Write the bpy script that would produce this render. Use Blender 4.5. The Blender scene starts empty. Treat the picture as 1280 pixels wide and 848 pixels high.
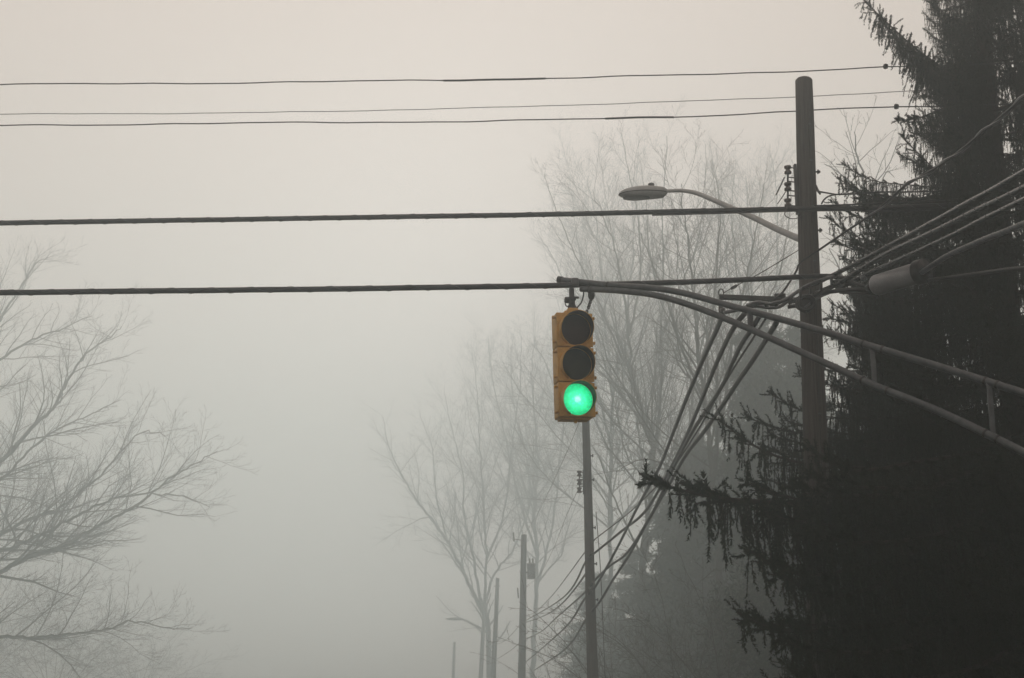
import bpy, bmesh, math, random
import numpy as np
from mathutils import Vector, Matrix

# ------------------------------------------------------------------ camera, world, sun, exposure
S = bpy.context.scene
COL = S.collection
F = 1778.0                     # focal length in photograph pixels (50 mm on 36 mm)
EYE = 1.7
PITCH = math.atan(441.0 / F)
CP, SP = math.cos(PITCH), math.sin(PITCH)

cam = bpy.data.cameras.new('camera')
cam.lens = 50.0
cam.sensor_width = 36.0
cam.clip_start = 0.1
cam.clip_end = 3000.0
cam_o = bpy.data.objects.new('camera', cam)
COL.objects.link(cam_o)
cam_o.location = (0, 0, EYE)
cam_o.rotation_euler = (math.pi / 2 + PITCH, 0, 0)
S.camera = cam_o

SUN_EL, SUN_AZ = math.radians(16), math.radians(-2)
w = bpy.data.worlds.new('World')
S.world = w
w.use_nodes = True
nt = w.node_tree
nt.nodes.clear()
sky = nt.nodes.new('ShaderNodeTexSky')
sky.sky_type = 'NISHITA'
sky.sun_disc = False
sky.sun_elevation = SUN_EL
sky.sun_rotation = SUN_AZ
sky.air_density = 1.0
sky.dust_density = 4.0
sky.ozone_density = 1.0
hsv = nt.nodes.new('ShaderNodeHueSaturation')
hsv.inputs['Saturation'].default_value = 0.10
cloud = nt.nodes.new('ShaderNodeMix')          # a closed cloud deck evens the clear sky out
cloud.data_type = 'RGBA'
cloud.inputs[0].default_value = 0.88
cloud.inputs[7].default_value = (12.4, 9.4, 8.0, 1)
bg = nt.nodes.new('ShaderNodeBackground')
bg.inputs['Strength'].default_value = 0.056
wo = nt.nodes.new('ShaderNodeOutputWorld')
nt.links.new(sky.outputs[0], hsv.inputs['Color'])
nt.links.new(hsv.outputs[0], cloud.inputs[6])
nt.links.new(cloud.outputs[2], bg.inputs['Color'])
nt.links.new(bg.outputs[0], wo.inputs['Surface'])

sl = bpy.data.lights.new('sun', 'SUN')
sl.energy = 0.62
sl.angle = math.radians(80)
sl.color = (1.0, 0.865, 0.755)
sun = bpy.data.objects.new('sun', sl)
COL.objects.link(sun)
sun.rotation_euler = (math.pi / 2 - SUN_EL, 0, math.pi - SUN_AZ)

S.view_settings.view_transform = 'Standard'
S.view_settings.look = 'None'
S.view_settings.exposure = 0.05
S.view_settings.gamma = 1.0
S.render.engine = 'CYCLES'
S.cycles.max_bounces = 10
S.cycles.volume_bounces = 7
HAZE_DENSITY = 0.0092

rng = random.Random(7)
nrg = np.random.default_rng(7)


def P(px, py, Y):
    """World point at distance Y on the sight line through a photograph pixel."""
    xc, yc = (px - 640.0) / F, (424.0 - py) / F
    dy, dz = CP - yc * SP, SP + yc * CP
    t = Y / dy
    return Vector((xc * t, Y, EYE + dz * t))


def proj(v):
    x, y, z = v[0], v[1], v[2] - EYE
    d = y * CP + z * SP
    u = -y * SP + z * CP
    return 640 + F * x / d, 424 - F * u / d


# ------------------------------------------------------------------ materials
def mat(name, c1, c2=None, scale=6.0, rough=0.7, metal=0.0, bump=0.0, stretch=None, spec=0.5):
    m = bpy.data.materials.new(name)
    m.use_nodes = True
    n = m.node_tree
    b = n.nodes['Principled BSDF']
    b.inputs['Roughness'].default_value = rough
    b.inputs['Metallic'].default_value = metal
    b.inputs['Specular IOR Level'].default_value = spec
    if c2 is None:
        b.inputs['Base Color'].default_value = (*c1, 1)
        return m
    tc = n.nodes.new('ShaderNodeTexCoord')
    mp = n.nodes.new('ShaderNodeMapping')
    if stretch:
        mp.inputs['Scale'].default_value = stretch
    nz = n.nodes.new('ShaderNodeTexNoise')
    nz.inputs['Scale'].default_value = scale
    nz.inputs['Detail'].default_value = 6
    nz.inputs['Roughness'].default_value = 0.65
    rp = n.nodes.new('ShaderNodeValToRGB')
    rp.color_ramp.elements[0].position = 0.32
    rp.color_ramp.elements[1].position = 0.68
    rp.color_ramp.elements[0].color = (*c1, 1)
    rp.color_ramp.elements[1].color = (*c2, 1)
    n.links.new(tc.outputs['Object'], mp.inputs[0])
    n.links.new(mp.outputs[0], nz.inputs['Vector'])
    n.links.new(nz.outputs['Fac'], rp.inputs[0])
    n.links.new(rp.outputs[0], b.inputs['Base Color'])
    if bump:
        bp = n.nodes.new('ShaderNodeBump')
        bp.inputs['Strength'].default_value = bump
        bp.inputs['Distance'].default_value = 0.02
        n.links.new(nz.outputs['Fac'], bp.inputs['Height'])
        n.links.new(bp.outputs[0], b.inputs['Normal'])
    return m


M = {
    'asphalt': mat('asphalt', (.035, .035, .036), (.065, .064, .062), 30, .85, bump=.3),
    'concrete': mat('concrete', (.24, .235, .22), (.36, .35, .33), 8, .9, bump=.2),
    'soil': mat('ground_soil', (.022, .026, .014), (.05, .046, .028), 2.5, .95, bump=.4),
    'paint': mat('road_paint', (.6, .45, .07), (.75, .58, .12), 12, .7),
    'pole_wood': mat('weathered_pole_wood', (.016, .013, .012), (.088, .076, .068), 5, .85, bump=1.0, stretch=(12, 12, .28)),
    'rubber': mat('black_cable_rubber', (.009, .010, .011), (.022, .024, .027), 9, .45, bump=.15, spec=.35),
    'grey_cable': mat('grey_cable_sheath', (.05, .056, .063), (.11, .12, .135), 14, .32, bump=.2, spec=.6),
    'fan_cable': mat('weathered_cable_rubber', (.012, .014, .016), (.034, .038, .044), 12, .20, bump=.2, spec=.7),
    'case': mat('splice_case_plastic', (.15, .16, .175), (.24, .255, .275), 6, .3, bump=.05, spec=.6),
    'galv': mat('galvanised_steel', (.04, .048, .054), (.095, .108, .117), 10, .42, metal=.3, bump=.1),
    'lampgrey': mat('lamp_grey_paint', (.30, .32, .325), (.42, .44, .445), 6, .5, metal=.1),
    'lampglass': mat('lamp_lens_glass', (.16, .18, .18), (.24, .26, .25), 4, .25),
    'iron': mat('dark_hardware_iron', (.02, .022, .024), (.06, .058, .055), 20, .6, metal=.4),
    'rust': mat('rusty_hardware', (.06, .035, .022), (.12, .07, .04), 20, .8),
    'porcelain': mat('brown_porcelain', (.03, .022, .02), (.07, .05, .045), 9, .3),
    'signal': mat('signal_yellow_paint', (.36, .195, .022), (.62, .355, .058), 7, .55, bump=.1),
    'visor_in': mat('visor_black_inside', (.012, .011, .011), (.028, .024, .022), 8, .75),
    'red_lens': mat('unlit_red_lens', (.022, .009, .008), (.038, .014, .012), 8, .6, spec=.1),
    'amber_lens': mat('unlit_amber_lens', (.016, .013, .009), (.03, .024, .014), 8, .6, spec=.1),
    'bark': mat('grey_bark', (.030, .027, .024), (.085, .078, .07), 9, .95, bump=.8, stretch=(4, 4, .6)),
    'twig': mat('bare_twigs', (.034, .028, .024), (.07, .06, .052), 5, .9),
    'spruce_bark': mat('spruce_bark', (.016, .012, .009), (.042, .032, .026), 9, .95, bump=.8, stretch=(4, 4, 1)),
    'needles': mat('spruce_needles', (.008, .013, .007), (.024, .034, .017), 1.4, .75, spec=.12),
    'evergreen': mat('evergreen_leaves', (.014, .022, .014), (.04, .055, .03), 1.5, .6, spec=.3),
    'tag': mat('reflective_tag', (.55, .56, .55), (.7, .7, .68), 20, .4),
}

# green lens: gives off light, hotter at the middle and with the faceted grid of its pattern glass
m = bpy.data.materials.new('lit_green_lens')
m.use_nodes = True
n = m.node_tree
b = n.nodes['Principled BSDF']
b.inputs['Base Color'].default_value = (.01, .25, .12, 1)
b.inputs['Roughness'].default_value = .25
tc = n.nodes.new('ShaderNodeTexCoord')
ln = n.nodes.new('ShaderNodeVectorMath')
ln.operation = 'LENGTH'
rp = n.nodes.new('ShaderNodeValToRGB')
cr = rp.color_ramp
cr.elements[0].position = 0.0
cr.elements[0].color = (6.0, 9.0, 7.5, 1)
cr.elements[1].position = 1.0
cr.elements[1].color = (.004, .55, .19, 1)
e = cr.elements.new(.34); e.color = (.07, 1.25, .60, 1)
e = cr.elements.new(.17); e.color = (.55, 1.5, 1.0, 1)
e = cr.elements.new(.70); e.color = (.010, .88, .34, 1)
mul = n.nodes.new('ShaderNodeMath'); mul.operation = 'MULTIPLY'; mul.inputs[1].default_value = 1 / .15
vo = n.nodes.new('ShaderNodeTexVoronoi'); vo.inputs['Scale'].default_value = 42
mr = n.nodes.new('ShaderNodeMapRange')
mr.inputs[1].default_value = 0; mr.inputs[2].default_value = .6; mr.inputs[3].default_value = 1.6; mr.inputs[4].default_value = .95
n.links.new(tc.outputs['Object'], ln.inputs[0])
n.links.new(ln.outputs['Value'], mul.inputs[0])
n.links.new(mul.outputs[0], rp.inputs[0])
n.links.new(tc.outputs['Object'], vo.inputs['Vector'])
n.links.new(vo.outputs['Distance'], mr.inputs[0])
n.links.new(rp.outputs[0], b.inputs['Emission Color'])
n.links.new(mr.outputs[0], b.inputs['Emission Strength'])
M['green_lens'] = m


# ------------------------------------------------------------------ object helpers
def link(name, me, parent=None):
    o = bpy.data.objects.new(name, me)
    COL.objects.link(o)
    if parent is not None:
        o.parent = parent
    return o


def tag(o, label, cat, group=None, kind=None):
    o['label'] = label
    o['category'] = cat
    if group:
        o['group'] = group
    if kind:
        o['kind'] = kind
    return o


def empty(name, loc, label, cat, group=None, rz=0.0):
    o = link(name, None)
    o.location = loc
    o.rotation_euler.z = rz
    return tag(o, label, cat, group)


class Geo:
    """Collects tubes, lathes, boxes and loose faces, then links them as ONE mesh."""

    def __init__(self, origin=(0, 0, 0)):
        self.o = np.array(origin, float)
        self.batch = {}
        self.vs, self.fs = [], []
        self.nv = 0

    # many-sided tube along points, radii per point
    def tube(self, pts, rad, sides=6, cap=True):
        pts = np.asarray([tuple(p) for p in pts], float)
        if np.isscalar(rad):
            rad = np.full(len(pts), float(rad))
        self.batch.setdefault((len(pts), sides, cap), []).append((pts, np.asarray(rad, float)))
        return self

    def raw(self, verts, faces):
        verts = np.asarray([tuple(v) for v in verts], float)
        self.vs.append(verts)
        self.fs += [[i + self.nv for i in f] for f in faces]
        self.nv += len(verts)
        return self

    def box(self, c, size, rot=None, bevel=0.0):
        bm = bmesh.new()
        bmesh.ops.create_cube(bm, size=1.0)
        bmesh.ops.scale(bm, vec=size, verts=bm.verts)
        if bevel:
            bmesh.ops.bevel(bm, geom=bm.edges[:], offset=bevel, segments=2, affect='EDGES', profile=.6)
        mtx = Matrix.Translation(Vector(c))
        if rot is not None:
            mtx = mtx @ rot.to_4x4()
        bm.transform(mtx)
        bm.verts.index_update()
        self.raw([v.co for v in bm.verts], [[v.index for v in f.verts] for f in bm.faces])
        bm.free()
        return self

    # surface of revolution: profile [(r, h)...] along axis from point c
    def lathe(self, c, axis, prof, sides=16, close=False):
        ax = Vector(axis).normalized()
        u = ax.orthogonal().normalized()
        v = ax.cross(u)
        verts, faces = [], []
        for r, h in prof:
            for k in range(sides):
                a = 2 * math.pi * k / sides
                verts.append(Vector(c) + ax * h + (u * math.cos(a) + v * math.sin(a)) * r)
        n_ = len(prof)
        for i in range(n_ - 1 if not close else n_):
            for k in range(sides):
                a0, a1 = i * sides + k, i * sides + (k + 1) % sides
                j = (i + 1) % n_
                faces.append([a0, a1, j * sides + (k + 1) % sides, j * sides + k])
        if not close:
            faces.append(list(range(sides))[::-1])
            faces.append([(n_ - 1) * sides + k for k in range(sides)])
        return self.raw(verts, faces)

    def mesh(self, name, material, smooth=True):
        V, ls, li = list(self.vs), [], []
        base = self.nv
        for f in self.fs:
            ls.append(len(f)); li += f
        LI = [np.array(li, np.int64)]
        LT = [np.array(ls, np.int64)]
        for (n_, s, cap), items in self.batch.items():
            P_ = np.stack([i[0] for i in items]); R_ = np.stack([i[1] for i in items])
            B = len(items)
            T = np.gradient(P_, axis=1)
            T /= np.linalg.norm(T, axis=2, keepdims=True) + 1e-12
            avg = np.abs(P_[:, -1] - P_[:, 0])
            ref = np.zeros((B, 3)); ref[np.arange(B), np.argmin(avg, axis=1)] = 1
            U = np.cross(T, ref[:, None, :]); U /= np.linalg.norm(U, axis=2, keepdims=True) + 1e-12
            W = np.cross(T, U)
            a = np.arange(s) * 2 * math.pi / s
            ring = (U[:, :, None, :] * np.cos(a)[None, None, :, None] + W[:, :, None, :] * np.sin(a)[None, None, :, None])
            vv = P_[:, :, None, :] + ring * R_[:, :, None, None]
            V.append(vv.reshape(-1, 3))
            idx = base + np.arange(B * n_ * s).reshape(B, n_, s)
            nx = np.roll(idx, -1, axis=2)
            q = np.stack([idx[:, :-1], nx[:, :-1], nx[:, 1:], idx[:, 1:]], axis=-1).reshape(-1)
            LI.append(q); LT.append(np.full(len(q) // 4, 4))
            if cap:
                LI.append(idx[:, 0, ::-1].reshape(-1)); LT.append(np.full(B, s))
                LI.append(idx[:, -1].reshape(-1)); LT.append(np.full(B, s))
            base += B * n_ * s
        V = np.concatenate(V) - self.o
        LI = np.concatenate(LI).astype(np.int32); LT = np.concatenate(LT)
        return raw_mesh(name, V, LI, LT, material, smooth)

    def build(self, name, material, parent=None, smooth=True):
        return link(name, self.mesh(name, material, smooth), parent)


def raw_mesh(name, V, LI, LT, material, smooth=True):
    me = bpy.data.meshes.new(name)
    me.vertices.add(len(V))
    me.vertices.foreach_set('co', np.ascontiguousarray(V, np.float32).reshape(-1))
    me.loops.add(len(LI))
    me.loops.foreach_set('vertex_index', LI.astype(np.int32))
    me.polygons.add(len(LT))
    starts = np.concatenate([[0], np.cumsum(LT)[:-1]]).astype(np.int32)
    me.polygons.foreach_set('loop_start', starts)
    if smooth:
        me.polygons.foreach_set('use_smooth', np.ones(len(LT), bool))
    me.update(calc_edges=True)
    me.validate()
    me.materials.append(material)
    return me


def smooth_path(pts, n_per=6):
    """Catmull-Rom through 3-D points."""
    pts = [Vector(p) for p in pts]
    q = [2 * pts[0] - pts[1]] + pts + [2 * pts[-1] - pts[-2]]
    out = []
    for i in range(1, len(q) - 2):
        p0, p1, p2, p3 = q[i - 1], q[i], q[i + 1], q[i + 2]
        for k in range(n_per):
            t = k / n_per
            out.append(.5 * ((2 * p1) + (p2 - p0) * t + (2 * p0 - 5 * p1 + 4 * p2 - p3) * t * t + (3 * p1 - p0 - 3 * p2 + p3) * t ** 3))
    out.append(pts[-1])
    return out


def wobble(path, amp):
    out = []
    ph = [rng.uniform(0, 6.3) for _ in range(6)]
    s = 0
    for i, p in enumerate(path):
        if i:
            s += (p - path[i - 1]).length
        out.append(p + Vector((0, amp * .6 * math.sin(s * 1.3 + ph[0]),
                               amp * (math.sin(s * 1.7 + ph[1]) + .6 * math.sin(s * 4.1 + ph[2]) + .4 * math.sin(s * 7.3 + ph[3])))))
    return out


def px_path(spec):
    """spec: (px, py, Y) way points of a thing at its real distances."""
    return [P(*s) for s in spec]


def resample(path, step):
    out = [path[0]]
    acc = 0
    for a, b_ in zip(path[:-1], path[1:]):
        L = (b_ - a).length
        t = step - acc
        while t <= L:
            out.append(a.lerp(b_, t / L))
            t += step
        acc = (acc + L) % step if L else acc
    if (out[-1] - path[-1]).length > step * .3:
        out.append(path[-1])
    return out


def helix(path, R, pitch, r):
    """Wire wound round a path."""
    pts = resample(path, pitch / 7)
    out = []
    for i, p in enumerate(pts):
        t = (pts[min(i + 1, len(pts) - 1)] - pts[max(i - 1, 0)]).normalized()
        u = t.cross(Vector((0, 0, 1))).normalized()
        v = t.cross(u)
        a = i * 2 * math.pi / 7
        out.append(p + (u * math.cos(a) + v * math.sin(a)) * R)
    return out


def cable(name, spec, r, material, label, group, n_per=8, sides=8, amp=0.0, lash=None, cat='cable', sag=None):
    path = px_path(spec) if not isinstance(spec[0], Vector) else spec
    path = smooth_path(path, n_per)
    path = wobble(resample(path, .22), amp) if amp else path
    rad = np.array([r * (1 + .015 * math.sin(i * 1.9)) for i in range(len(path))])
    o = Geo().tube(path, rad, sides).build(name, material)
    tag(o, label, cat, group)
    if lash:
        hp = helix(path, r * 1.02, lash, .004)
        Geo().tube(hp, .0045, 4).build('lashing_wire', M['galv'], o)
    return o, path


# ------------------------------------------------------------------ setting: ground, road, pavement
def sheet(name, pts, z, material):
    g = Geo()
    g.raw([(x, y, z) for x, y in pts], [list(range(len(pts)))])
    o = g.build(name, material, smooth=False)
    o['kind'] = 'structure'
    return o


RD = Vector((-.058, 1, 0)).normalized()        # direction of the street
RN = Vector((RD.y, -RD.x, 0))                  # to its right


def along(s, off):
    p = RD * s + RN * off
    return p.x, p.y


sheet('ground', [(-228, -58), (228, -58), (228, 308), (-228, 308)], 0, M['soil'])
sheet('road', [along(-56, -7.2), along(-56, 2.1), along(300, 2.1), along(300, -7.2)], .004, M['asphalt'])
sheet('cross_road', [(-225, 1.5), (225, 1.5), (225, 10.5), (-225, 10.5)], .008, M['asphalt'])
for off, dx in ((2.2, .18), (-7.3, .18)):
    g = Geo()
    a = [along(11.4, off - dx / 2), along(11.4, off + dx / 2), along(300, off + dx / 2), along(300, off - dx / 2)]
    g.raw([(x, y, 0) for x, y in a] + [(x, y, .13) for x, y in a],
          [[3, 2, 1, 0], [4, 5, 6, 7], [0, 1, 5, 4], [1, 2, 6, 5], [2, 3, 7, 6], [3, 0, 4, 7]])
    o = g.build('kerb', M['concrete'], smooth=False)
    o['kind'] = 'structure'
g = Geo()
a = [along(11.6, 3.3), along(11.6, 4.8), along(300, 4.8), along(300, 3.3)]
# pavement stops short of the pole line
a = [(x - .0, y) for x, y in a]
sheet('pavement', [along(11.6, 2.29), along(11.6, 3.5), along(300, 3.5), along(300, 2.29)], .09, M['concrete'])
for off in (-2.62, -2.42):
    sheet('centre_line', [along(12, off), along(12, off + .1), along(300, off + .1), along(300, off)], .012, M['paint'])

# ------------------------------------------------------------------ utility poles
def pole_axis(pt_top, pt_low):
    d = (pt_low - pt_top).normalized()
    base = pt_top + d * ((pt_top.z + .0) / -d.z)
    return base


def insulator_rack(parent, top, bot, plate, s=1.0, g0=None, side=-1):
    """Three spools on a rod, held by short arms off a plate on the pole."""
    o = Vector(parent.location)
    L = top.z - bot.z
    ax = (top - bot)
    Geo(o).tube([bot - ax * .06, top + ax * .04], .012 * s, 6).build('rack_rod', M['iron'], parent)
    for f in (.98, .50, .04):
        c = bot.lerp(top, f)
        Geo(o).lathe(c - Vector((0, 0, .05 * s)), (0, 0, 1),
                     [(.02 * s, 0), (.045 * s, .005 * s), (.045 * s, .03 * s), (.026 * s, .045 * s), (.026 * s, .06 * s), (.045 * s, .075 * s), (.045 * s, .1 * s), (.02 * s, .105 * s)], 10).build('spool_insulator', M['porcelain'], parent)
    pt, pb = plate
    mid = (pt + pb) / 2
    Geo(o).box(mid, (.03 * s, .07 * s, (pt.z - pb.z)), bevel=.006).build('rack_plate', M['iron'], parent)
    for f in (1.06, .78, .66, .40, .26, -.02):
        c = bot.lerp(top, f)
        q = Vector((mid.x, mid.y, c.z))
        Geo(o).tube([c, q], .008 * s, 5).build('rack_arm', M['iron'], parent)


def pole(label, top_px, low_px, Y, r_top, r_bot, group):
    pt, pl = P(*top_px, Y), P(*low_px, Y)
    base = pole_axis(pt, pl)
    root = empty('utility_pole', base, label, 'utility pole', group)
    g = Geo(base)
    n_ = 26
    pts, rad = [], []
    for i in range(n_):
        t = i / (n_ - 1)
        p = base.lerp(pt, t)
        if i not in (0, n_ - 1):
            p = p + Vector((math.sin(t * 9 + Y) * .006, 0, 0))
        pts.append(p)
        rad.append((r_bot + (r_top - r_bot) * t) * (1 + .012 * math.sin(t * 31 + Y)))
    pts = [pts[0] - (pts[1] - pts[0]) * .3] + pts
    rad = [rad[0]] + rad
    up = (pt - base).normalized()
    pts.append(pt + up * .025)
    rad.append(r_top * .8)
    g.tube(pts, rad, 20)
    g.build('pole_shaft', M['pole_wood'], root)
    return root, base, pt, up


PG = 'utility poles along the street'
Y1 = 16.5
root, base1, top1, up1 = pole('tall brown wooden utility pole beside the dark spruce, nearest of the row', (1004.8, 101), (1028.5, 865), Y1, .107, .175, PG)
main_pole = root
o0 = Vector(base1)


def on_pole(py):
    """Centre of the main pole at picture height py (and its radius)."""
    t = (py - 101) / 764.0
    c = P(1004.8 + 23.7 * t, py, Y1)
    return c, .107 + (.068) * t * .8


insulator_rack(root, P(984.8, 212, Y1 - .05), P(984.8, 256, Y1 - .05), (P(994.2, 206, Y1 - .02), P(996, 268, Y1 - .02)))
for (px, py, ex) in ((1022.4, 215, .05), (1025, 288, .04), (1031.5, 456, .05), (1032.5, 478, .05)):
    c, r = on_pole(py)
    q = P(px, py, Y1)
    Geo(o0).tube([c, q + Vector((ex * .6, 0, 0))], .011, 6).build('through_bolt', M['iron'], root)
    Geo(o0).lathe(q - Vector((.005, 0, 0)), (1, 0, 0), [(.03, 0), (.03, .012), (.018, .014), (.018, .03)], 8).build('bolt_washer', M['iron'], root)
# angled strut plate on the right of the pole
c = P(1023.5, 240, Y1 - .02)
Geo(o0).tube([P(1019, 232, Y1 - .05), P(1022, 238, Y1 - .06), P(1025.5, 243, Y1 - .08)], [.02, .018, .012], 6).build('dead_end_bracket', M['iron'], root)
# ground wire clipped down the face of the pole
gw = [on_pole(py)[0] + Vector((.035, -on_pole(py)[1] - .008, 0)) for py in (130, 220, 300, 400, 500, 620, 740, 860)]
Geo(o0).tube(smooth_path(gw, 4), .008, 5).build('ground_wire', M['iron'], root)
for py in (160, 205, 262, 330, 420, 520, 600):
    c, r = on_pole(py)
    Geo(o0).box(c + Vector((.035, -r - .012, 0)), (.035, .012, .014), bevel=.003).build('wire_staple', M['galv'], root)
# extension arm toward the street, carrying the eye hook
armY = Y1 - .35
a0, a1 = P(899, 371.5, armY), P(1012, 376, armY + .1)
d = (a1 - a0)
rot = d.to_track_quat('X', 'Z').to_matrix()
arm = Geo(o0).box((a0 + a1) / 2, (d.length, .07, .055), rot, bevel=.006).build('extension_arm', M['iron'], root)
hook = [P(901.3 + 3.1 * math.sin(a_), 366 - 4.6 * math.cos(a_), armY - .05) for a_ in np.linspace(0, 6.1, 18)]
Geo(o0).tube(hook, .007, 6).build('eye_hook', M['iron'], arm)
Geo(o0).box(P(901, 386, armY), (.05, .04, .16), bevel=.01).build('cable_clamp', M['iron'], arm)
Geo(o0).box(P(975, 370, armY - .05), (.13, .05, .05), bevel=.01).build('clamp_plate', M['iron'], arm)

# the smaller poles along the street
def far_pole(label, top_px, low_px, Y, rt, rb):
    return pole(label, top_px, low_px, Y, rt, rb, PG)


YP2 = 39.0
p2, b2, t2, u2 = far_pole('slim grey utility pole standing right below the traffic signal', (731.5, 500), (741.5, 865), YP2, .100, .165)
insulator_rack(p2, P(724.2, 592, YP2), P(724.2, 614, YP2), (P(729, 588, YP2), P(730, 618, YP2)), 1.5)
for py in (570, 600, 660, 705, 750):
    t = (py - 500) / 365
    c = P(731.5 + 10 * t + 4.6 + 2.5 * t, py, YP2)
    Geo(b2).lathe(c - Vector((.05, 0, 0)), (1, 0, 0), [(.02, 0), (.02, .09), (.045, .09), (.045, .12)], 7).build('through_bolt', M['iron'], p2)
Geo(b2).tube(smooth_path([P(745, 640, YP2 - .1), P(751, 720, YP2 - .3), P(757, 862, YP2 - .5)], 5), .012, 5).build('guy_wire', M['galv'], p2)

YP3 = 104.0
p3, b3, t3, u3 = far_pole('foggy utility pole carrying a transformer can, behind the one under the signal', (655, 669), (652, 865), YP3, .20, .30)
c = P(664, 714, YP3)
tr = Geo(b3).lathe(c - Vector((0, 0, .58)), (0, 0, 1), [(.24, 0), (.30, .03), (.30, 1.0), (.32, 1.03), (.32, 1.1), (.18, 1.17)], 16).build('transformer_can', M['lampgrey'], p3)
for dx in (-.11, .12):
    Geo(b3).lathe(c + Vector((dx, -.05, .56)), (0, 0, 1), [(.05, 0), (.07, .05), (.04, .1), (.07, .15), (.04, .2), (.06, .25), (.02, .36)], 9).build('bushing', M['porcelain'], tr)
Geo(b3).box(P(659.5, 716, YP3), (.3, .08, .1), bevel=.01).build('transformer_bracket', M['iron'], p3)
Geo(b3).tube([P(655, 676, YP3), P(648, 675, YP3), P(642.5, 674, YP3)], .03, 6).build('cutout_arm', M['iron'], p3)
Geo(b3).tube([P(641.5, 666, YP3), P(642.5, 677, YP3)], [.06, .07], 8).build('fuse_cutout', M['porcelain'], p3)
Geo(b3).tube([P(647, 735, YP3), P(648, 748, YP3)], .05, 6).build('rack_rod', M['iron'], p3)

p4, b4, t4, u4 = far_pole('pale fogged utility pole, taller of the pair left of the transformer pole', (622, 723), (616, 865), 152.0, .19, .30)
Geo(b4).box(P(621.5, 733, 152), (.6, .1, .12), bevel=.01).build('cross_arm', M['pole_wood'], p4)
p5, b5, t5, u5 = far_pole('pale fogged utility pole that holds a street lamp out to its left', (606, 748), (600, 865), 182.0, .20, .31)
Geo(b5).box(P(605.5, 760, 182), (.7, .1, .12), bevel=.01).build('cross_arm', M['pole_wood'], p5)
p6, b6, t6, u6 = far_pole('faintest utility pole, almost lost in the fog at the street end', (568, 803), (566, 865), 222.0, .21, .31)
Geo(b6).box(P(568, 810, 222), (.8, .1, .12), bevel=.01).build('cross_arm', M['pole_wood'], p6)


# ------------------------------------------------------------------ street lamps
def street_lamp(label, mount, tip_out, path_spec, head_a, head_b, s, rads, group):
    """Bracket arm swept up from a pole and a cobra head at its end."""
    root = empty('street_lamp', mount, label, 'street lamp', group)
    o = Vector(mount)
    path = smooth_path(path_spec, 8)
    rad = np.linspace(rads[0], rads[1], len(path))
    arm_ = Geo(o).tube(path, rad, 12).build('arm', M['lampgrey'], root)
    d0 = (path[1] - path[0]).normalized()
    Geo(o).box(path[0] - d0 * .01, (.05, .13, .24), bevel=.012).build('mounting_plate', M['galv'], arm_)
    A, B = head_a, head_b                       # A joins the arm, B is the nose
    ax = (B - A)
    L = ax.length
    ax.normalize()
    upv = Vector((0, 0, 1))
    upv = (upv - ax * upv.dot(ax)).normalized()
    sd = ax.cross(upv)
    # head: stations along its length with half width, top and bottom heights
    st = [(-.02, .035, .03, -.03), (.02, .06, .045, -.055), (.07, .085, .058, -.078), (.20, .115, .068, -.080), (.38, .145, .074, -.082),
          (.55, .155, .072, -.080), (.72, .145, .062, -.074), (.86, .115, .044, -.062), (.95, .072, .020, -.046), (1.0, .025, -.008, -.032)]
    verts, faces = [], []
    ns = 14
    for t, hw, zt, zb in st:
        for k in range(ns):
            a_ = 2 * math.pi * k / ns
            cx, sx = math.cos(a_), math.sin(a_)
            z_ = zt * abs(sx) ** .75 if sx > 0 else zb * abs(sx) ** .45
            verts.append(A + ax * (t * L) + sd * (hw * s * math.copysign(abs(cx) ** .8, cx)) + upv * z_ * s)
    for i in range(len(st) - 1):
        for k in range(ns):
            a_, b_ = i * ns + k, i * ns + (k + 1) % ns
            faces.append([a_, b_, b_ + ns, a_ + ns])
    faces.append(list(range(ns))[::-1])
    faces.append([(len(st) - 1) * ns + k for k in range(ns)])
    head = Geo(o).raw(verts, faces).build('lamp_head', M['lampgrey'], root)
    # seam between hood and door
    seam = [A + ax * (t * L) + sd * (hw * s * 1.015 * q) + upv * (-.022 * s) for q in (1, -1) for t, hw, zt, zb in (st[1:] if q == 1 else st[:0:-1])]
    Geo(o).tube(seam, .006 * s, 5).build('hood_seam', M['iron'], head)
    # lens under the front half
    lv, lf = [], []
    for i in range(9):
        t = .36 + .56 * i / 8
        wv = .11 * s * math.sin(math.pi * (i + .6) / 9.2) ** .5
        for q in (-1, -.5, 0, .5, 1):
            lv.append(A + ax * (t * L) + sd * wv * q + upv * (-.078 - .012 * (1 - q * q) + .028 * max(0, t - .7)) * s)
    for i in range(8):
        for k in range(4):
            lf.append([i * 5 + k, i * 5 + k + 1, i * 5 + k + 6, i * 5 + k + 5])
    Geo(o).raw(lv, lf).build('lamp_lens', M['lampglass'], head)
    c = A + ax * (.31 * L) + upv * .062 * s
    Geo(o).lathe(c, upv, [(.032 * s, 0), (.032 * s, .012 * s), (.042 * s, .014 * s), (.042 * s, .055 * s), (.034 * s, .062 * s)], 14).build('photocell', M['iron'], head)
    return root


LY = 18.2
spec = [(1003, 300.5, 16.5), (972, 287, 16.95), (941.7, 272, 17.3), (910.5, 258.5, 17.6), (890, 249.5, 17.8), (871.6, 242, 17.95), (853, 238.6, 18.1), (830, 239.2, LY)]
street_lamp('grey cobra-head street lamp on a curved arm from the wooden pole by the spruce', P(1003, 300.5, 16.5), None, px_path(spec),
            P(833, 239.6, LY), P(773.5, 241.8, LY), 1.0, (.043, .024), 'street lamps')
spec = [(603, 792, 182), (596, 785, 182), (588, 778, 182), (578, 774, 182)]
street_lamp('fogged street lamp reaching left from a distant pole', P(603, 792, 182), None, px_path(spec),
            P(578, 774, 182), P(557, 773.5, 182), 2.4, (.10, .06), 'street lamps')

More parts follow.
